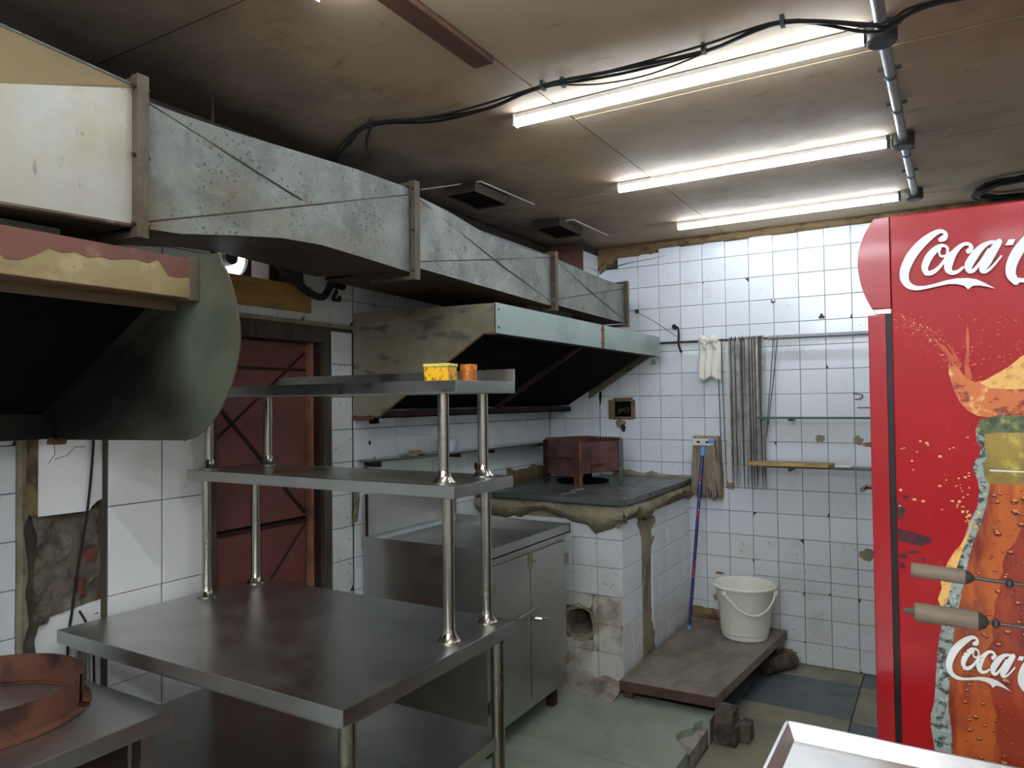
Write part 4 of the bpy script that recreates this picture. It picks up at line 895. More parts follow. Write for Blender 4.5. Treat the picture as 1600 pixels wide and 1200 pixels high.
B().tube(crom([(-1.07, 2.165, zc), (-0.95, 2.20, zc-0.012), (-0.78, 2.21, zc-0.016), (-0.57, 2.185, zc)], 6), 0.0028, 6).obj('cable', 'cable', ca)
for x, y in ((-1.85, 2.085), (-1.138, 2.14), (-1.07, 2.155), (-0.60, 2.173), (-0.365, 2.135)):
    B().box(x-0.006, x+0.006, y-0.012, y+0.014, zc-0.010, ZC-0.001).obj('cable_clip', 'dark_plastic', ca)
cc = tag(B().tube([(0.36+(0.20-0.008*(k//24))*math.cos(2*math.pi*k/24), 4.45+(0.20-0.008*(k//24))*math.sin(2*math.pi*k/24), ZC-0.03-0.012*math.sin(k*0.7)) for k in range(24*5)], 0.008, 6).obj('cable_coil', 'cable'), 'coil of black cable under the ceiling behind the drinks cooler', 'cable')

# black cables and hose around the left wall
hs = tag(B().tube(crom([(-2.30, 2.02, 2.20), (-2.28, 2.09, 2.14), (-2.27, 2.17, 2.095), (-2.28, 2.25, 2.09), (-2.30, 2.31, 2.14), (-2.34, 2.36, 2.165), (-2.352, 2.45, 2.165)], 6), 0.016, 9).obj('hose', 'cable'), 'thick black hose looped in front of the timber board over the door', 'hose')
tag(B().tube(crom([(-2.330, 2.385, 2.140), (-2.335, 2.380, 2.12), (-2.342, 2.375, 2.100), (-2.34, 2.41, 2.098), (-2.352, 2.425, 2.115)], 6), 0.008, 8).obj('hose', 'cable'), 'short black hose hooked below the wall socket over the door', 'hose')
tag(B().tube(crom([(-2.388, 1.338, 1.80), (-2.386, 1.335, 1.55), (-2.386, 1.315, 1.30), (-2.40, 1.29, 1.10), (-2.40, 1.275, 0.98), (-2.396, 1.262, 0.90), (-2.39, 1.25, 0.7)], 6), 0.0042, 7).obj('cable', 'cable'), 'thin black cable hanging down over the broken wall chase', 'cable')
tag(B().tube(crom([(-2.390, 1.292, 0.975), (-2.385, 1.312, 0.93), (-2.38, 1.33, 0.86), (-2.38, 1.335, 0.7)], 6), 0.0036, 7).obj('cable', 'cable'), 'short black cable branching off at the foot of the broken chase', 'cable')

# ================================================================== SHELVES, things on the wall
def glass_shelf(poly, z, th, name, label, m='glass_green'):
    t = thing(name, label, 'shelf', (poly[0][0], poly[0][1], z))
    B().prism(poly, 'z', z-th, z).obj('glass_pane', m, t, bevel=0.001)
    return t
sh = glass_shelf([(-2.366, 2.56), (-2.29, 2.565), (-2.235, 2.80), (-2.235, 4.30), (-2.26, 4.37), (-2.366, 4.37)], 1.365, 0.010, 'glass_shelf', 'long greenish glass shelf on the wall below the second hood')
B().tube([(-2.29, 2.565, 1.360), (-2.235, 2.80, 1.360), (-2.235, 4.30, 1.360)], 0.0055, 6).obj('glass_rim', 'glass_edge', sh)
for y in (2.60, 3.25, 3.6, 4.3): B().box(-2.367, -2.27, y, y+0.012, 1.33, 1.3545).obj('bracket', 'rust_dark', sh)
bw = tag(B().lathe([(0, 0.0), (0.040, 0.0), (0.044, 0.006), (0.056, 0.060), (0.060, 0.062), (0.058, 0.066), (0.052, 0.062), (0.042, 0.010), (0, 0.006)], (-2.295, 3.17, 1.3655), 26).obj('bowl', 'bowl_blue'), 'small pale blue bowl on the glass shelf below the second hood', 'bowl')
rows = []
for i in range(15):
    u = i/14; y = 2.80+0.29*u
    rows.append([(-2.335+0.085*v+0.006*math.sin(9*u), y+0.02*math.sin(4*v), 1.3665+0.010*abs(math.sin(7*u+3*v))*(1-abs(2*v-1))+(0.018*math.exp(-((u-0.35)/0.08)**2)*(1-v*0.3)) ) for v in [k/8 for k in range(9)]])
o = tag(B().grid(rows).obj('wipe_cloth', 'cloth_tan', None, smooth=80), 'crumpled tan cloth lying on the glass shelf below the hood', 'cloth')
sm = o.modifiers.new('thick', 'SOLIDIFY'); sm.thickness = 0.003; sm.offset = 1

s = glass_shelf([(-0.985, 4.58), (0.35, 4.58), (0.35, 4.675), (-0.985, 4.675)], 1.520, 0.010, 'glass_shelf', 'upper glass shelf on the back wall beside the drinks cooler')
B().box(-0.985, 0.35, 4.578, 4.580, 1.508, 1.521).obj('glass_rim', 'glass_edge', s)
for x in (-0.80, -0.30, 0.2): B().box(x, x+0.012, 4.60, YB-0.011, 1.495, 1.5095).obj('bracket', 'iron', s)
s = glass_shelf([(-0.93, 4.545), (0.35, 4.545), (0.35, 4.675), (-0.93, 4.675)], 1.228, 0.012, 'wall_shelf', 'lower dark stone shelf on the back wall beside the drinks cooler', 'slate')
for x in (-0.80, -0.30, 0.2): B().box(x, x+0.012, 4.56, YB-0.011, 1.195, 1.2155).obj('bracket', 'iron', s)
bd = thing('chopping_board', 'pale wooden board lying on the lower wall shelf', 'board', (-0.79, 4.58, 1.228))
o = B().prism([(-1.022, 4.515), (-0.572, 4.515), (-0.552, 4.635), (-0.985, 4.635)], 'z', 1.2285, 1.250).obj('board', 'board_wood', bd, bevel=0.002)
B().prism([(-1.016, 4.52), (-0.577, 4.52), (-0.558, 4.63), (-0.98, 4.63)], 'z', 1.250, 1.2508).obj('board_top', 'board_top', bd)
tag(B().prism([(-0.545, 4.56), (-0.46, 4.565), (-0.45, 4.63), (-0.54, 4.635)], 'z', 1.2285, 1.236).obj('paper_packet', 'white_plastic', None, bevel=0.002), 'flat white packet lying behind the wooden board on the lower shelf', 'packet')

# rod with skewers
rd = thing('wall_rod', 'long dark iron rod fixed in front of the back wall', 'rod', (-1.0, 4.69, 2.0))
B().tube([(-2.05, 4.70, 2.016), (-0.9, 4.695, 2.01), (0.5, 4.69, 2.005)], 0.0085, 10).obj('rod', 'iron', rd)
B().tube([(-0.925, 4.695, 2.0105), (0.5, 4.69, 2.006)], 0.0135, 12).obj('sleeve', 'conduit', rd)
B().tube(crom([(-1.535, YB-0.011, 2.115), (-1.535, 4.70, 2.118), (-1.50, 4.685, 2.11), (-1.492, 4.68, 2.06), (-1.495, 4.683, 2.01), (-1.49, 4.69, 1.97), (-1.48, 4.70, 1.945)], 5), 0.0075, 8).obj('hook_bracket', 'rust_dark', rd)
B().tube(crom([(0.3, YB-0.011, 2.115), (0.3, 4.70, 2.11), (0.3, 4.68, 2.0)], 5), 0.010, 8).obj('hook_bracket', 'rust', rd)
def skewer_mesh(wd, th, dx, L, m, yo=-0.0125):
    """flat bar hanging from a hook bent over the rod; origin on the rod axis"""
    b = B()
    hk = abs(yo)-0.0005
    hook = [(0, hk*math.cos(a), hk*math.sin(a)) for a in [math.radians(t) for t in range(-20, 201, 20)]]
    hook = [(0, -p[1]*1.0, p[2]) for p in hook]
    b.tube(hook, 0.0028, 5)
    y0 = yo
    n = 6
    for k in range(n):
        z0, z1 = -L*k/n, -L*(k+1)/n; a, c = dx*(k/n)**1.1, dx*((k+1)/n)**1.1
        wa = wd if k < n-1 else wd; wc = wd if k < n-1 else wd*0.35
        b.box(-1, 1, -1, 1, 0, 1) if False else None
        A = [(a-wa/2, y0-th/2, z0), (a+wa/2, y0-th/2, z0), (a+wa/2, y0+th/2, z0), (a-wa/2, y0+th/2, z0)]; Cq = [(c-wc/2, y0-th/2, z1), (c+wc/2, y0-th/2, z1), (c+wc/2, y0+th/2, z1), (c-wc/2, y0+th/2, z1)]
        for i in range(4): b.poly([A[i], A[(i+1) % 4], Cq[(i+1) % 4], Cq[i]])
    me = b.mesh('hanging_skewer', 0, 30); me.materials.append(MATS[m]); return me
kinds = [[skewer_mesh(0.0085, 0.003, 0.0, 0.93, 'skewer_grey', yo), skewer_mesh(0.008, 0.003, 0.007, 0.945, 'skewer_dark', yo), skewer_mesh(0.0085, 0.003, -0.004, 0.92, 'skewer_grey', yo), skewer_mesh(0.0075, 0.003, 0.008, 0.94, 'skewer_dark', yo)] for yo in (-0.0125, -0.0185)]
rr = random.Random(4)
xs_ = [-1.165, -1.153, -1.141, -1.128, -1.117, -1.106, -1.094, -1.083, -1.071, -1.060, -1.050, -1.041, -1.032, -1.023, -1.014, -1.006, -0.998, -0.990, -0.982, -0.974, -0.966, -0.957]
for i, x in enumerate(xs_):
    k = (0, 1, 0, 3, 2, 0, 1, 1, 3, 0, 2, 1)[i % 12]
    o = bpy.data.objects.new('hanging_skewer', kinds[i % 2][k]); COL.objects.link(o)
    o.location = (x, 4.696-(x+1.0)*0.006, 2.0105); o.rotation_euler = (0, (0.004 if i % 2 else -0.006)+rr.uniform(-0.002, 0.002), 0)
    tag(o, 'long flat steel skewer in the dense row hanging from the wall rod', 'skewer', 'dense row of skewers on the wall rod')
thin = [skewer_mesh(0.006, 0.004, 0.02, 0.94, 'iron'), skewer_mesh(0.006, 0.004, -0.075, 0.62, 'iron'), skewer_mesh(0.006, 0.004, -0.055, 0.62, 'iron')]
for x, me, lab in ((-1.240, thin[0], 'thin skewer hanging at the edge of the white cloth, left one of the two'), (-1.214, thin[0], 'thin skewer hanging between the white cloth and the dense row'),
                   (-0.892, thin[2], 'thin slanted skewer right of the dense row, nearer to it'), (-0.868, thin[1], 'thin slanted skewer farthest right on the rod')):
    o = bpy.data.objects.new('hanging_skewer', me); COL.objects.link(o); o.location = (x, 4.6955-(x+1.0)*0.006, 2.0105); tag(o, lab, 'skewer', 'thin skewers on the wall rod')
# white cloth knotted on the rod
cl = thing('rag', 'white rag knotted over the wall rod', 'cloth', (-1.29, 4.68, 2.0))
rows = []
for j in range(16):
    v = j/15; z = 2.005-0.24*v
    rows.append([(-1.352+0.135*u*(1+0.02*v)+0.004*math.sin(6*v), 4.672-0.007*math.sin(u*19+1.5*v)-0.004*math.sin(u*41+2*v), z-0.012*math.sin(u*9)*v) for u in [k/28 for k in range(29)]])
o = B().grid(rows).obj('drape', 'cloth_white', cl, smooth=80); sm = o.modifiers.new('t', 'SOLIDIFY'); sm.thickness = 0.002
for cx_, cz_, sx, sz, sd in ((-1.330, 2.020, 0.032, 0.026, 1), (-1.258, 2.022, 0.032, 0.028, 2), (-1.293, 2.008, 0.018, 0.018, 3), (-1.318, 1.985, 0.014, 0.030, 4), (-1.250, 1.985, 0.013, 0.034, 5)):
    b = B(); bmesh.ops.create_icosphere(b.bm, subdivisions=3, radius=1.0, matrix=Matrix.Translation((cx_, 4.664, cz_)) @ Matrix.Diagonal((sx, 0.020, sz, 1)))
    rough(b.obj('knot', 'cloth_white', cl, smooth=80), 0.009, 45)
# wire, nails, sticker
tag(B().tube([(-1.925, 4.40, 2.22), (-1.80, 4.70, 2.245), (-1.66, 4.70, 2.16), (-1.505, 4.69, 2.05)], 0.0022, 5).obj('stay_wire', 'iron'), 'thin wire running from the duct end down to the rod bracket', 'wire')
for i, (x, z, lab) in enumerate(((-1.808, 2.249, 'round black wall plug by the wire below the duct end'), (-1.545, 2.128, 'black wall plug above the rod bracket'), (-0.905, 2.247, 'shiny screw hook on the upper tiles right of centre'), (-0.622, 2.131, 'black three-lobed wall plug on the tiles left of the cooler'))):
    b = B()
    if i == 3:
        for a in range(3): b.lathe([(0, 0.010), (0.008, 0.007), (0.010, 0)], (x+0.009*math.sin(a*2.1), YB-0.0105, z+0.009*math.cos(a*2.1)), 10, M=Matrix.Rotation(math.pi/2, 3, 'X'))
    elif i == 2:
        b.tube(crom([(x, YB-0.010, z), (x, YB-0.03, z), (x+0.012, YB-0.034, z-0.010), (x+0.016, YB-0.034, z+0.004)], 5), 0.004, 7); b.lathe([(0, 0.006), (0.012, 0.004), (0.014, 0)], (x, YB-0.0105, z), 14, M=Matrix.Rotation(math.pi/2, 3, 'X'))
    else: b.lathe([(0, 0.020), (0.011, 0.018), (0.015, 0.010), (0.013, 0)], (x, YB-0.0105, z), 14, M=Matrix.Rotation(math.pi/2, 3, 'X'))
    tag(b.obj('wall_plug', 'steel_post' if i == 2 else 'dark_plastic'), lab, 'wall plug', 'plugs on the back wall')
tag(B().tube(crom([(-0.45, YB-0.011, 1.657), (-0.45, YB-0.03, 1.657), (-0.405, YB-0.035, 1.648), (-0.415, YB-0.034, 1.625), (-0.445, YB-0.03, 1.622)], 5), 0.0035, 6).obj('wall_hook', 'iron'), 'small bent wire hook on the tiles above the glass shelf', 'hook')
tag(B().tube([(-0.43, 4.70, 1.572), (0.05, 4.70, 1.575)], 0.0035, 6).obj('thin_rod', 'iron'), 'thin rod lying just above the upper glass shelf', 'rod')
B().box(-0.30, -0.29, 4.695, YB-0.011, 1.566, 1.578)
st = [(-1.715, 1.875), (-1.70, 1.872), (-1.683, 1.876), (-1.680, 1.888), (-1.690, 1.905), (-1.698, 1.918), (-1.708, 1.905), (-1.716, 1.89)]
tag(B().prism(st, 'y', FB-0.0015, FB-0.0005).obj('sticker', 'sticker'), 'small torn green sticker on the back wall tiles', 'sticker')

# ================================================================== MOP, BUCKET, PLATFORM
pf = thing('low_platform', 'low worn wooden platform in the corner by the back wall', 'platform', (-1.2, 4.1, 0.0))
pts = [(-1.452, 3.490), (-0.965, 3.512), (-0.855, 4.735), (-1.445, 4.735)]
o = B().prism(pts, 'z', 0.150, 0.200).obj('platform_top', 'platform_wood', pf, bevel=0.004)
B().prism([(-1.452, 3.486), (-0.967, 3.508), (-0.967, 3.512), (-1.452, 3.490)], 'z', 0.148, 0.196).obj('edge_board', 'platform_edge', pf)
B().box(-1.44, -1.39, 3.51, 3.55, SLAB, 0.150).obj('foot', 'rust', pf, bevel=0.004)
B().box(-0.95, -0.90, 4.62, 4.70, 0.0, 0.150).obj('foot', 'dark_brick', pf, bevel=0.006)
B().box(-1.43, -1.36, 4.62, 4.70, 0.0, 0.150).obj('foot', 'dark_brick', pf, bevel=0.006)
for i, (x0, x1, y0, y1, z0, z1, lab) in enumerate(((-0.968, -0.865, 3.46, 3.60, 0.001, 0.080, 'lower broken brick propping the front corner of the platform'), (-0.964, -0.878, 3.475, 3.59, 0.081, 0.1495, 'upper broken brick right under the platform corner'), (-0.862, -0.815, 3.53, 3.62, 0.001, 0.085, 'small broken brick beside the prop of the platform'))):
    b = B().box(x0, x1, y0, y1, z0, z1); bmesh.ops.subdivide_edges(b.bm, edges=b.bm.edges[:], cuts=3, use_grid_fill=True)
    o = b.obj('prop_brick', 'dark_brick', None, bevel=0.0, smooth=50)
    for v in o.data.vertices:
        n = noise.noise_vector(v.co*24); v.co.x += n[0]*0.007; v.co.y += n[1]*0.007; v.co.z = min(z1, max(z0, v.co.z))
    tag(o, lab, 'brick', 'bricks propping the platform')
tag(B().tube([(-0.93, 4.45, 0.055), (-0.85, 4.60, 0.05), (-0.80, 4.66, 0.045)], [0.045, 0.045, 0.040], 12).obj('drain_pipe', 'dark_brick'), 'short dirty drain pipe poking out under the platform', 'pipe')

bk = thing('bucket', 'off-white plastic bucket with a hoop handle, standing on the platform', 'bucket', (-1.055, 4.50, 0.2))
BKc = (-1.055, 4.50, 0.2005)
B().lathe([(0, 0), (0.128, 0), (0.132, 0.004), (0.133, 0.030), (0.140, 0.034), (0.166, 0.285), (0.176, 0.300), (0.186, 0.302), (0.187, 0.310), (0.176, 0.318), (0.170, 0.312), (0.160, 0.284), (0.136, 0.036), (0.128, 0.010), (0, 0.008)], BKc, 40).obj('bucket_body', 'bucket_plastic', bk)
hp = []
for i in range(15):
    a = math.pi*i/14
    t = 2*i/14-1
    ang = math.radians(-115)+math.radians(110)*(i/14)
    rr_ = 0.186; hp.append((BKc[0]+rr_*math.cos(ang), BKc[1]+rr_*math.sin(ang), BKc[2]+0.285-0.115*math.sin(a)))
B().tube(hp, 0.0062, 8).obj('handle', 'bucket_plastic', bk)
for p in (hp[0], hp[-1]): B().lathe([(0, 0.012), (0.014, 0.010), (0.016, -0.01), (0, -0.01)], p, 12).obj('handle_lug', 'bucket_plastic', bk)

mp = thing('mop', 'string mop leaning upside down against the back wall, patterned blue handle', 'mop', (-1.386, 4.462, 0.2))
hA, hB = Vector((-1.386, 4.462, 0.2015)), Vector((-1.335, 4.655, 1.33))
B().tube([hA, hB], 0.0105, 10).obj('handle', 'mop_handle', mp)
B().tube([hA, hA+(hB-hA)*0.02], 0.0118, 10).obj('handle_cap', 'blue_plastic', mp)
B().tube([hA+(hB-hA)*0.945, hA+(hB-hA)*0.995], 0.0165, 12).obj('socket', 'blue_plastic', mp)
B().box(-1.405, -1.262, 4.648, 4.668, 1.332, 1.378).obj('clamp', 'white_plastic', mp, bevel=0.008)
for x in (-1.375, -1.318): B().box(x, x+0.022, 4.6465, 4.649, 1.350, 1.362).obj('slot', 'black_plastic', mp)
B().box(-1.300, -1.258, 4.644, 4.668, 1.346, 1.376).obj('clip', 'blue_plastic', mp, bevel=0.006)
b = B(); rr = random.Random(9)
for i in range(150):
    u = rr.random(); x0 = -1.405+0.158*u; x1 = -1.312+(x0+1.335)*1.4+rr.uniform(-0.01, 0.004); x1 = min(x1, -1.234); zb = 1.02+rr.uniform(-0.02, 0.05)-0.03*math.sin(u*3.1)
    dep = rr.uniform(0.0, 0.05)
    b.tube(crom([(x0, 4.672+dep*0.4, 1.372), (x0, 4.682+dep*0.8, 1.392-0.004*dep), (x0+(x1-x0)*0.3, 4.675+dep*1.4, 1.28), (x0+(x1-x0)*0.7+rr.uniform(-.008, .008), 4.672+dep*1.5, 1.16), (x1, 4.675+dep*1.5, zb)], 2), 0.0042, 4)
for i in range(60):
    u = rr.random(); x0 = -1.40+0.135*u; x1 = -1.312+(x0+1.335)*1.4+rr.uniform(-0.01, 0.004); x1 = min(x1, -1.238); zb = 1.03+rr.uniform(-0.02, 0.05)
    b.tube(crom([(x0, 4.664, 1.335), (x0+(x1-x0)*0.4, 4.656, 1.25), (x0+(x1-x0)*0.8+rr.uniform(-.008, .008), 4.660, 1.13), (x1, 4.668, zb)], 2), 0.0042, 4)
tag(b.obj('yarn', 'mop_yarn', mp, smooth=60), None, kind='stuff')

# ================================================================== DRINKS COOLER
FY, FX0, FX1, FZ = 1.90, -0.097, 0.56, 2.055
fr = thing('drinks_cooler', 'tall red drinks cooler with white script and a giant bottle printed on its side', 'cooler', (0.2, 2.25, 0))
B().box(FX0, FX1, FY, FY+0.66, 0.09, FZ).obj('body', 'fridge_red', fr, bevel=0.006)
B().box(FX0+0.02, FX1-0.02, FY+0.02, FY+0.64, 0.0, 0.09).obj('plinth', 'black_plastic', fr)
B().box(FX0-0.012, FX0, FY+0.008, FY+0.652, 0.09, 1.83).obj('door_gasket', 'black_plastic', fr)
b = B().box(FX0-0.050, FX0-0.012, FY+0.003, FY+0.657, 0.10, 1.826)
d = b.obj('door', 'fridge_red_front', fr, bevel=0.004)
B().box(FX0-0.0515, FX0-0.049, FY+0.07, FY+0.59, 0.2, 1.76).obj('door_glass', 'black_plastic', d)
for c in d.children: c.location = (0, 0, 0)
B().tube([(FX0-0.055, FY+0.05, 1.415), (FX0-0.066, FY+0.045, 1.415), (FX0-0.072, FY+0.02, 1.41)], 0.006, 8).obj('door_latch', 'steel_post', fr)
can = [(FX0-0.001, FZ), (FX0-0.033, FZ-0.002)] + [tuple(p) for p in crom([(FX0-0.040, FZ-0.012), (FX0-0.058, FZ-0.045), (FX0-0.069, FZ-0.095), (FX0-0.066, FZ-0.14), (FX0-0.056, FZ-0.18), (FX0-0.041, FZ-0.215)], 5)] + [(FX0-0.001, FZ-0.217)]
B().prism(can, 'y', FY+0.002, FY+0.658).obj('canopy', 'fridge_red_front', fr, bevel=0.002)
B().prism([(FX0-0.001, FZ-0.217), (FX0-0.040, FZ-0.217), (FX0-0.030, FZ-0.228), (FX0-0.001, FZ-0.228)], 'y', FY+0.005, FY+0.65).obj('canopy_underside', 'steel_post', fr)
# --- print on the side panel (flat, in thin layers)
def flat(name, m, polys, layer, label=None):
    b = B(); y = FY-0.0012*layer
    for k, p in enumerate(polys):
        f_ = b.bm.faces.new([b.bm.verts.new((u, y-k*4e-6, z)) for u, z in p]); f_.normal_update()
        if f_.normal.y > 0: f_.normal_flip()
    bmesh.ops.triangulate(b.bm, faces=b.bm.faces[:])
    me = bpy.data.meshes.new(name); b.bm.to_mesh(me); b.bm.free()
    o = add(name, me, m, fr); o.location = -fr.location
    if label: o['label'] = label
    return o
def ribbon(pts, n=7):
    """(x, y, w) stroke -> quads + round ends"""
    P_ = crom(pts, n); out = []
    L_, R_ = [], []
    for i, p in enumerate(P_):
        t = (P_[min(i+1, len(P_)-1)]-P_[max(i-1, 0)]); t = Vector((t.x, t.y)).normalized() if Vector((t.x, t.y)).length > 1e-9 else Vector((1, 0))
        nn = Vector((-t.y, t.x))*p.z/2; L_.append((p.x+nn.x, p.y+nn.y)); R_.append((p.x-nn.x, p.y-nn.y))
    for i in range(len(P_)-1):
        out.append([L_[i], L_[i+1], R_[i+1], R_[i]])
    for p in P_[::2]: out.append([(p.x+p.z/2*math.cos(a*math.pi/7), p.y+p.z/2*math.sin(a*math.pi/7)) for a in range(14)])
    return out
C_ = [(795, 448, 40), (830, 432, 56), (848, 398, 36), (815, 372, 36), (755, 385, 50), (660, 448, 74), (565, 535, 88), (490, 635, 94), (445, 735, 92), (440, 815, 86), (478, 872, 66), (545, 896, 44), (600, 895, 36)]
SW = [(540, 880), (640, 874), (740, 850), (840, 818), (940, 798), (1040, 792), (1120, 802), (1200, 836), (1285, 880), (1220, 866), (1150, 856), (1085, 860), (1040, 895), (1005, 862), (940, 850), (860, 852), (760, 875), (660, 900), (580, 916), (520, 918)]
O_ = [(652, 752, 52), (640, 700, 66), (684, 606, 70), (755, 532, 56), (815, 502, 30), (858, 525, 26), (852, 590, 24), (815, 655, 28), (765, 712, 34), (705, 752, 44), (655, 757, 46)]
O2 = [(852, 590, 20), (800, 600, 22), (780, 565, 20), (795, 530, 18)]
c_ = [(1052, 552, 46), (1078, 525, 42), (1062, 490, 32), (1005, 492, 34), (935, 550, 52), (880, 632, 78), (860, 706, 74), (888, 745, 46), (945, 738, 32), (1005, 694, 22)]
OC = [(855, 590, 20), (905, 560, 26), (945, 535, 30)]
A1 = [(1290, 468, 30), (1235, 478, 36), (1170, 518, 56), (1100, 598, 74), (1050, 678, 74), (1052, 728, 44), (1095, 722, 34), (1160, 650, 28), (1235, 540, 30)]
A2 = [(1330, 466, 54), (1275, 545, 74), (1212, 645, 80), (1172, 715, 54), (1205, 730, 30), (1265, 685, 22), (1345, 592, 16)]
HY = [[(1410, 447), (1472, 442), (1446, 494), (1380, 500)]]
def sh_(pts, dx, dy=0): return [(p[0]+dx, p[1]+dy) + tuple(p[2:]) for p in pts]
logo = []
for st_ in (C_, O_, O2, c_, OC, A1, A2): logo += ribbon(st_)
logo += [SW] + HY
for st_ in (sh_(C_[:-2], 985, -62), sh_(O_, 1000), sh_(O2, 1000)): logo += ribbon(st_)
LL = [(1960, 700, 22), (2060, 560, 30), (2150, 430, 60), (2175, 350, 44), (2150, 345, 36), (2080, 450, 60), (1990, 640, 76), (1985, 730, 50), (2040, 735, 30), (2110, 660, 20)]
for st_ in (sh_(LL, 40), sh_(A1, 1125), sh_(A2, 1125), [(1430+60, 800, 40), (1700, 800, 30), (1950, 760, 40), (2100, 800, 60)]): logo += ribbon(st_)
def put(polys, x0, z0, sx, sz, slope=0.0): return [[(x0+(u-400)*sx, z0-(v-355)*sz+slope*(u-400)) for u, v in p[:]] for p in [[(q[0], q[1]) for q in pl_] for pl_ in polys]]
flat('lettering', 'print_white', put(logo, -0.0765, 2.019, 0.0002055, 0.000249, -0.0000262), 6, 'large white script lettering near the top of the cooler side')
flat('lettering', 'print_white', put(logo, -0.0045, 1.112, 0.0001335, 0.000187, -0.0000195), 6, 'small white script lettering on the printed bottle')
AX = 0.205     # axis of the printed bottle
left = [(0.105, 1.587), (0.072, 1.579), (0.062, 1.556), (0.064, 1.531), (0.072, 1.517), (0.068, 1.5), (0.058, 1.485), (0.056, 1.467), (0.064, 1.446), (0.066, 1.425), (0.063, 1.39), (0.047, 1.353), (0.031, 1.302), (0.017, 1.258), (0.003, 1.2), (-0.008, 1.141), (-0.018, 1.083), (-0.024, 1.025), (-0.028, 0.967), (-0.031, 0.937), (-0.037, 0.915), (-0.038, 0.886), (-0.033, 0.851), (-0.029, 0.809), (-0.010, 0.70), (0.0, 0.58), (-0.012, 0.45), (-0.02, 0.36), (0.0, 0.30)]
amber = [(0.092, 1.475), (0.086, 1.44), (0.078, 1.39), (0.066, 1.348), (0.051, 1.304), (0.041, 1.261), (0.027, 1.188), (0.013, 1.116), (0.003, 1.029), (-0.003, 0.943), (0.002, 0.888), (0.004, 0.818), (0.022, 0.70), (0.030, 0.58), (0.018, 0.45), (0.012, 0.37), (0.02, 0.32)]
mir = lambda P_: [(2*AX-u, z) for u, z in reversed(P_)]
flat('bottle_print', 'print_glass', [left+mir(left)], 1, 'printed glass cola bottle')
flat('bottle_drink', 'print_amber', [amber+mir(amber)], 2, 'printed amber drink')
_k = random.Random(31)
core = [(u+_k.uniform(-0.005, 0.005), z) for u, z in [tuple(p)[:2] for p in crom([(0.150, 1.36, 0), (0.112, 1.28, 0), (0.095, 1.20, 0), (0.080, 1.10, 0), (0.078, 1.0, 0), (0.085, 0.9, 0), (0.070, 0.80, 0), (0.085, 0.65, 0), (0.080, 0.45, 0), (0.09, 0.35, 0)], 5)]]
flat('bottle_shade', 'print_core', [core+mir(core)], 3, 'printed dark red middle of the drink')
nk = [(0.090, 1.575), (0.078, 1.553), (0.078, 1.52), (0.084, 1.50), (0.074, 1.482), (0.076, 1.455), (0.084, 1.44)]
flat('bottle_neck', 'print_neck', [nk+mir(nk)], 3, 'printed yellow-green bottle neck')
flat('bottle_lip', 'print_lip', [[(0.105, 1.588), (0.070, 1.580), (0.062, 1.556), (0.068, 1.545), (0.10, 1.552)]+mir([(0.105, 1.588), (0.070, 1.580), (0.062, 1.556), (0.068, 1.545), (0.10, 1.552)])], 4)
flat('bottle_neck_line', 'print_white', [[(0.086, 1.470), (0.20, 1.468), (0.20, 1.4655), (0.086, 1.467)]], 4)
rr = random.Random(17)
cp = crom([(0.016, 1.720, 0), (0.030, 1.700, 0), (0.052, 1.672, 0), (0.075, 1.662, 0), (0.12, 1.688, 0), (0.155, 1.718, 0), (0.21, 1.74, 0), (0.30, 1.73, 0), (0.36, 1.69, 0), (0.41, 1.70, 0)], 5)
splash = [(p.x, p.y+rr.uniform(-.004, .004)) for p in cp] + [(0.37, 1.62), (0.33, 1.583), (0.25, 1.585), (0.087, 1.584), (0.066, 1.588), (0.048, 1.600), (0.034, 1.618), (0.023, 1.645), (0.014, 1.685)]
flat('splash_print', 'print_splash', [splash], 2, 'printed orange splash of drink')
flat('splash_foam', 'print_foam', [[(0.072, 1.660), (0.12, 1.690), (0.155, 1.720), (0.21, 1.742), (0.29, 1.735), (0.29, 1.66), (0.20, 1.648), (0.13, 1.645), (0.09, 1.648)]], 3)
flat('splash_jet', 'print_jet', [[(0.046, 1.672), (0.044, 1.70), (0.049, 1.73), (0.048, 1.765), (0.052, 1.795), (0.055, 1.765), (0.055, 1.73), (0.053, 1.70), (0.060, 1.668)], [(0.034, 1.690), (0.022, 1.730), (0.010, 1.752), (0.024, 1.738), (0.040, 1.700)], [(0.022, 1.705), (0.004, 1.735), (-0.016, 1.765), (0.010, 1.742), (0.028, 1.712)]], 3)
side_sp = [(0.052, 1.345), (0.042, 1.33), (0.028, 1.30), (0.016, 1.285), (0.004, 1.262), (-0.004, 1.242), (-0.012, 1.222), (-0.010, 1.20), (-0.018, 1.175), (-0.012, 1.155), (0.0, 1.17), (0.008, 1.21), (0.020, 1.25), (0.034, 1.295)]
flat('splash_side', 'print_foam', [side_sp], 3)
def dots(name, m, n, box, r0, r1, layer, seed, path=None, spread=0.02, flatn=1.0):
    rr = random.Random(seed); polys = []
    for i in range(n):
        if path:
            t = rr.random()*(len(path)-1); k = int(t); f_ = t-k; u = path[k][0]*(1-f_)+path[k+1][0]*f_+rr.gauss(0, spread); z = path[k][1]*(1-f_)+path[k+1][1]*f_+rr.gauss(0, spread)
        else: u = rr.uniform(box[0], box[1]); z = rr.uniform(box[2], box[3])
        if u < FX0+0.006 or u > FX1-0.01: continue
        r = r0*(r1/r0)**(rr.random()**1.8); q = rr.uniform(0.6, 1.1)*flatn
        polys.append([(u+r*math.cos(a*math.pi/4+0.3)*rr.uniform(.8, 1.1), z+r*q*math.sin(a*math.pi/4+0.3)*rr.uniform(.8, 1.1)) for a in range(8)])
    o = flat(name, m, polys, layer); o['kind'] = 'stuff'; return o
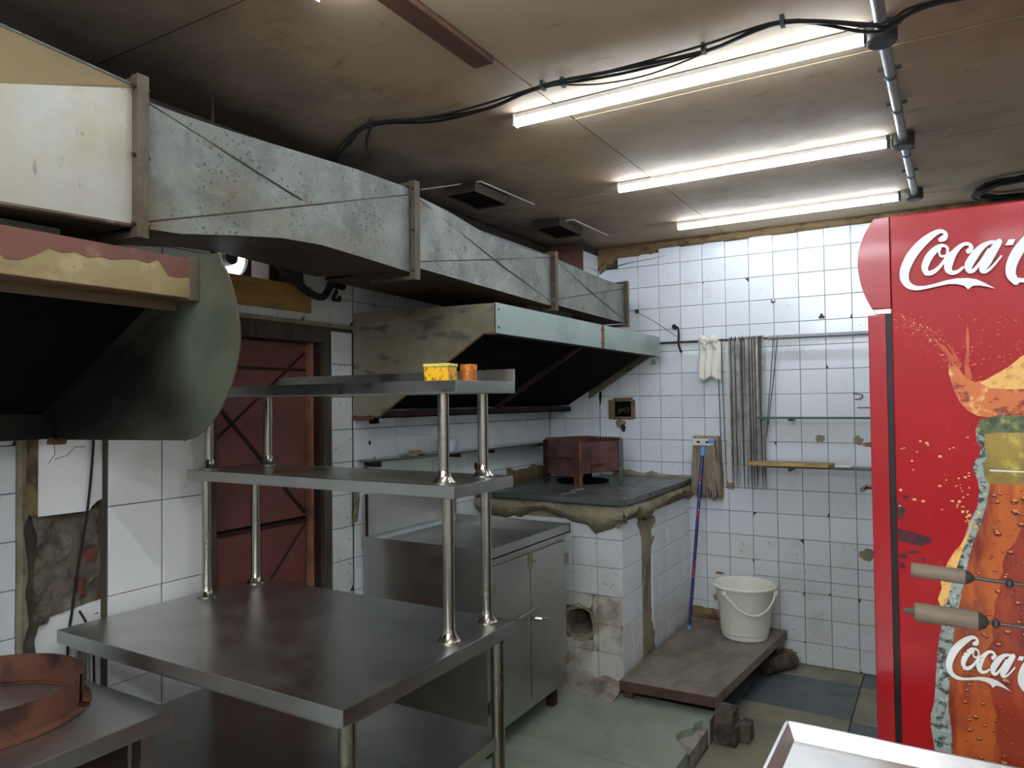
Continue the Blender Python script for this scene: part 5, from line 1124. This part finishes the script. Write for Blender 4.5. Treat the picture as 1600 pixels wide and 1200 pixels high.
dots('splash_specks', 'print_mist', 240, None, 0.0010, 0.0030, 1, 1, [(-0.085, 1.81), (-0.05, 1.795), (-0.02, 1.775), (0.01, 1.735), (0.025, 1.70)], 0.014, 0.6)
dots('splash_specks', 'print_cream', 80, None, 0.0008, 0.0026, 2, 2, [(-0.085, 1.81), (-0.05, 1.795), (-0.02, 1.775), (0.0, 1.745), (0.02, 1.70)], 0.008, 0.7)
dots('splash_specks', 'print_mist', 260, (0.03, 0.40, 1.66, 1.82), 0.0012, 0.0040, 1, 3, None, 0, 0.8)
dots('splash_specks', 'print_mist', 140, (-0.03, 0.06, 1.25, 1.64), 0.0008, 0.0028, 1, 4, None, 0, 0.4)
dots('splash_specks', 'print_cream', 26, (-0.10, 0.05, 1.37, 1.54), 0.0022, 0.0052, 2, 5, None, 0, 0.8)
dots('splash_specks', 'print_cream', 36, None, 0.0015, 0.0045, 4, 6, [(0.035, 1.44), (0.03, 1.40), (0.045, 1.37), (0.05, 1.345), (0.062, 1.375)], 0.006)
dots('splash_specks', 'print_mist', 90, (-0.06, 0.0, 1.02, 1.26), 0.0008, 0.0024, 1, 7, None, 0, 0.4)
# drops of dew on the bottle
dr_ = []; dl_ = []
rr = random.Random(23)
for i in range(900):
    z = rr.uniform(0.35, 1.44); hw = 0.205-(0.085 if z > 1.38 else 0.05+0.035*(z-1.26)/0.12 if z > 1.26 else 0.005+0.045*(z-1.0)/0.26 if z > 1.0 else 0.008)
    u = AX+rr.uniform(-0.93, 0.93)*hw; r = 0.0022*(4.2**(rr.random()**2.0))
    dr_.append([(u+r*math.cos(a*math.pi/4), z+r*0.75*math.sin(a*math.pi/4)) for a in range(8)])
    dl_.append([(u+r*0.7*math.cos(a*math.pi/4), z+r*0.35+r*0.35*math.sin(a*math.pi/4)) for a in range(8)])
o = flat('dew_drops', 'print_drop', dr_, 4); o['kind'] = 'stuff'
o = flat('dew_drops', 'print_drop_light', dl_, 5); o['kind'] = 'stuff'
for sm_ in ([(-0.095, 1.392), (-0.076, 1.372), (-0.086, 1.350), (-0.094, 1.347), (-0.095, 1.37)], [(-0.095, 1.328), (-0.070, 1.322), (-0.049, 1.318), (-0.026, 1.310), (-0.030, 1.300), (-0.05, 1.290), (-0.075, 1.296), (-0.094, 1.300)],
            [(-0.080, 1.276), (-0.060, 1.280), (-0.05, 1.276), (-0.07, 1.270)], [(-0.095, 1.268), (-0.082, 1.272), (-0.075, 1.262), (-0.09, 1.258)], [(-0.095, 1.248), (-0.085, 1.25), (-0.08, 1.240), (-0.09, 1.235)], [(-0.05, 1.262), (-0.044, 1.266), (-0.038, 1.258), (-0.046, 1.256)], [(-0.085, 1.402), (-0.072, 1.406), (-0.070, 1.400), (-0.08, 1.397)]):
    flat('scuff_mark', 'print_smudge', [sm_], 1)

# ================================================================== STEEL COUNTER AT THE LOWER RIGHT, SKEWERS
sk = thing('steel_counter', 'bright stainless steel counter with a raised rim at the lower right corner', 'counter', (0.3, 1.2, 0))
SX, SY, SZ = -0.312, 1.695, 0.92
b = B().box(SX, 0.95, -0.2, SY, SZ-0.05, SZ-0.028)
o = b.obj('counter_top', 'steel_bright', sk)
b = B()
b.prism([(SX, SZ-0.05), (SX, SZ), (SX+0.006, SZ), (SX+0.022, SZ-0.028), (SX+0.022, SZ-0.05)], 'y', -0.2, SY)
b.prism([(SY, SZ-0.05), (SY, SZ), (SY-0.006, SZ), (SY-0.030, SZ-0.028), (SY-0.030, SZ-0.05)], 'x', SX, 0.95)
b.obj('counter_rim', 'steel_bright', sk)
for x, y in ((SX+0.06, SY-0.06), (0.89, SY-0.06), (SX+0.06, -0.14), (0.89, -0.14)): B().tube([(x, y, 0.0), (x, y, SZ-0.05)], 0.02, 14).obj('leg', 'steel_post', sk)
B().box(SX+0.03, 0.92, -0.17, SY-0.03, 0.30, 0.325).obj('undershelf', 'steel_table', sk)
# a skewer stand out at the right of the view holds the two skewers
stn = thing('skewer_stand', 'steel stand on the lower right counter that holds the two skewers', 'stand', (0.55, 1.55, SZ))
B().box(0.44, 0.66, 1.48, 1.62, SZ-0.0278, SZ-0.018).obj('base', 'steel', stn, bevel=0.002)
B().box(0.54, 0.56, 1.49, 1.61, SZ-0.018, 1.40).obj('upright', 'steel', stn, bevel=0.002)
def hand_skewer(x0, z0, z1, Lh, R, lab, ball):
    t = thing('barbecue_skewer', lab, 'skewer', (x0, 1.55, z0), 'wooden-handled skewers at the right')
    d = Vector((0.54-x0, 0, z1-z0)); ax = d.normalized()
    rot = Vector((0, 0, 1)).rotation_difference(ax).to_matrix()
    prof = [(0, 0), (R*0.86, 0), (R*0.98, 0.002), (R, 0.006), (R*0.97, Lh*0.5), (R*1.02, Lh*0.7), (R*0.98, Lh*0.86), (R*0.7, Lh*0.95), (0.004, Lh)]
    B().lathe(prof[:7], (x0, 1.55, z0), 22, M=rot).obj('handle', 'wood_handle', t)
    B().lathe(prof[6:], (x0, 1.55, z0), 22, M=rot).obj('handle_tip', 'burnt_wood', t)
    p0 = Vector((x0, 1.55, z0))+ax*Lh*0.97; p1 = Vector((0.539, 1.55, z1))
    B().tube([p0, p1], 0.0035, 8).obj('rod', 'iron', t)
    pb = p0+ax*0.055 if not ball else p0+ax*0.014
    B().tube([pb-ax*0.006, pb-ax*0.002, pb+ax*0.002, pb+ax*0.006], [0.004, 0.0085, 0.0085, 0.004], 10).obj('stop_ring', 'iron', t)
    if ball: B().tube([Vector((x0, 1.55, z0))-ax*0.018, Vector((x0, 1.55, z0))+ax*0.002], [0.005, 0.0075], 10).obj('end_knob', 'iron', t)
hand_skewer(-0.057, 1.308, 1.278, 0.100, 0.0135, 'upper wooden-handled skewer in front of the cooler print', False)
hand_skewer(-0.053, 1.230, 1.214, 0.116, 0.0175, 'lower wooden-handled skewer with a metal end knob in front of the cooler print', True)
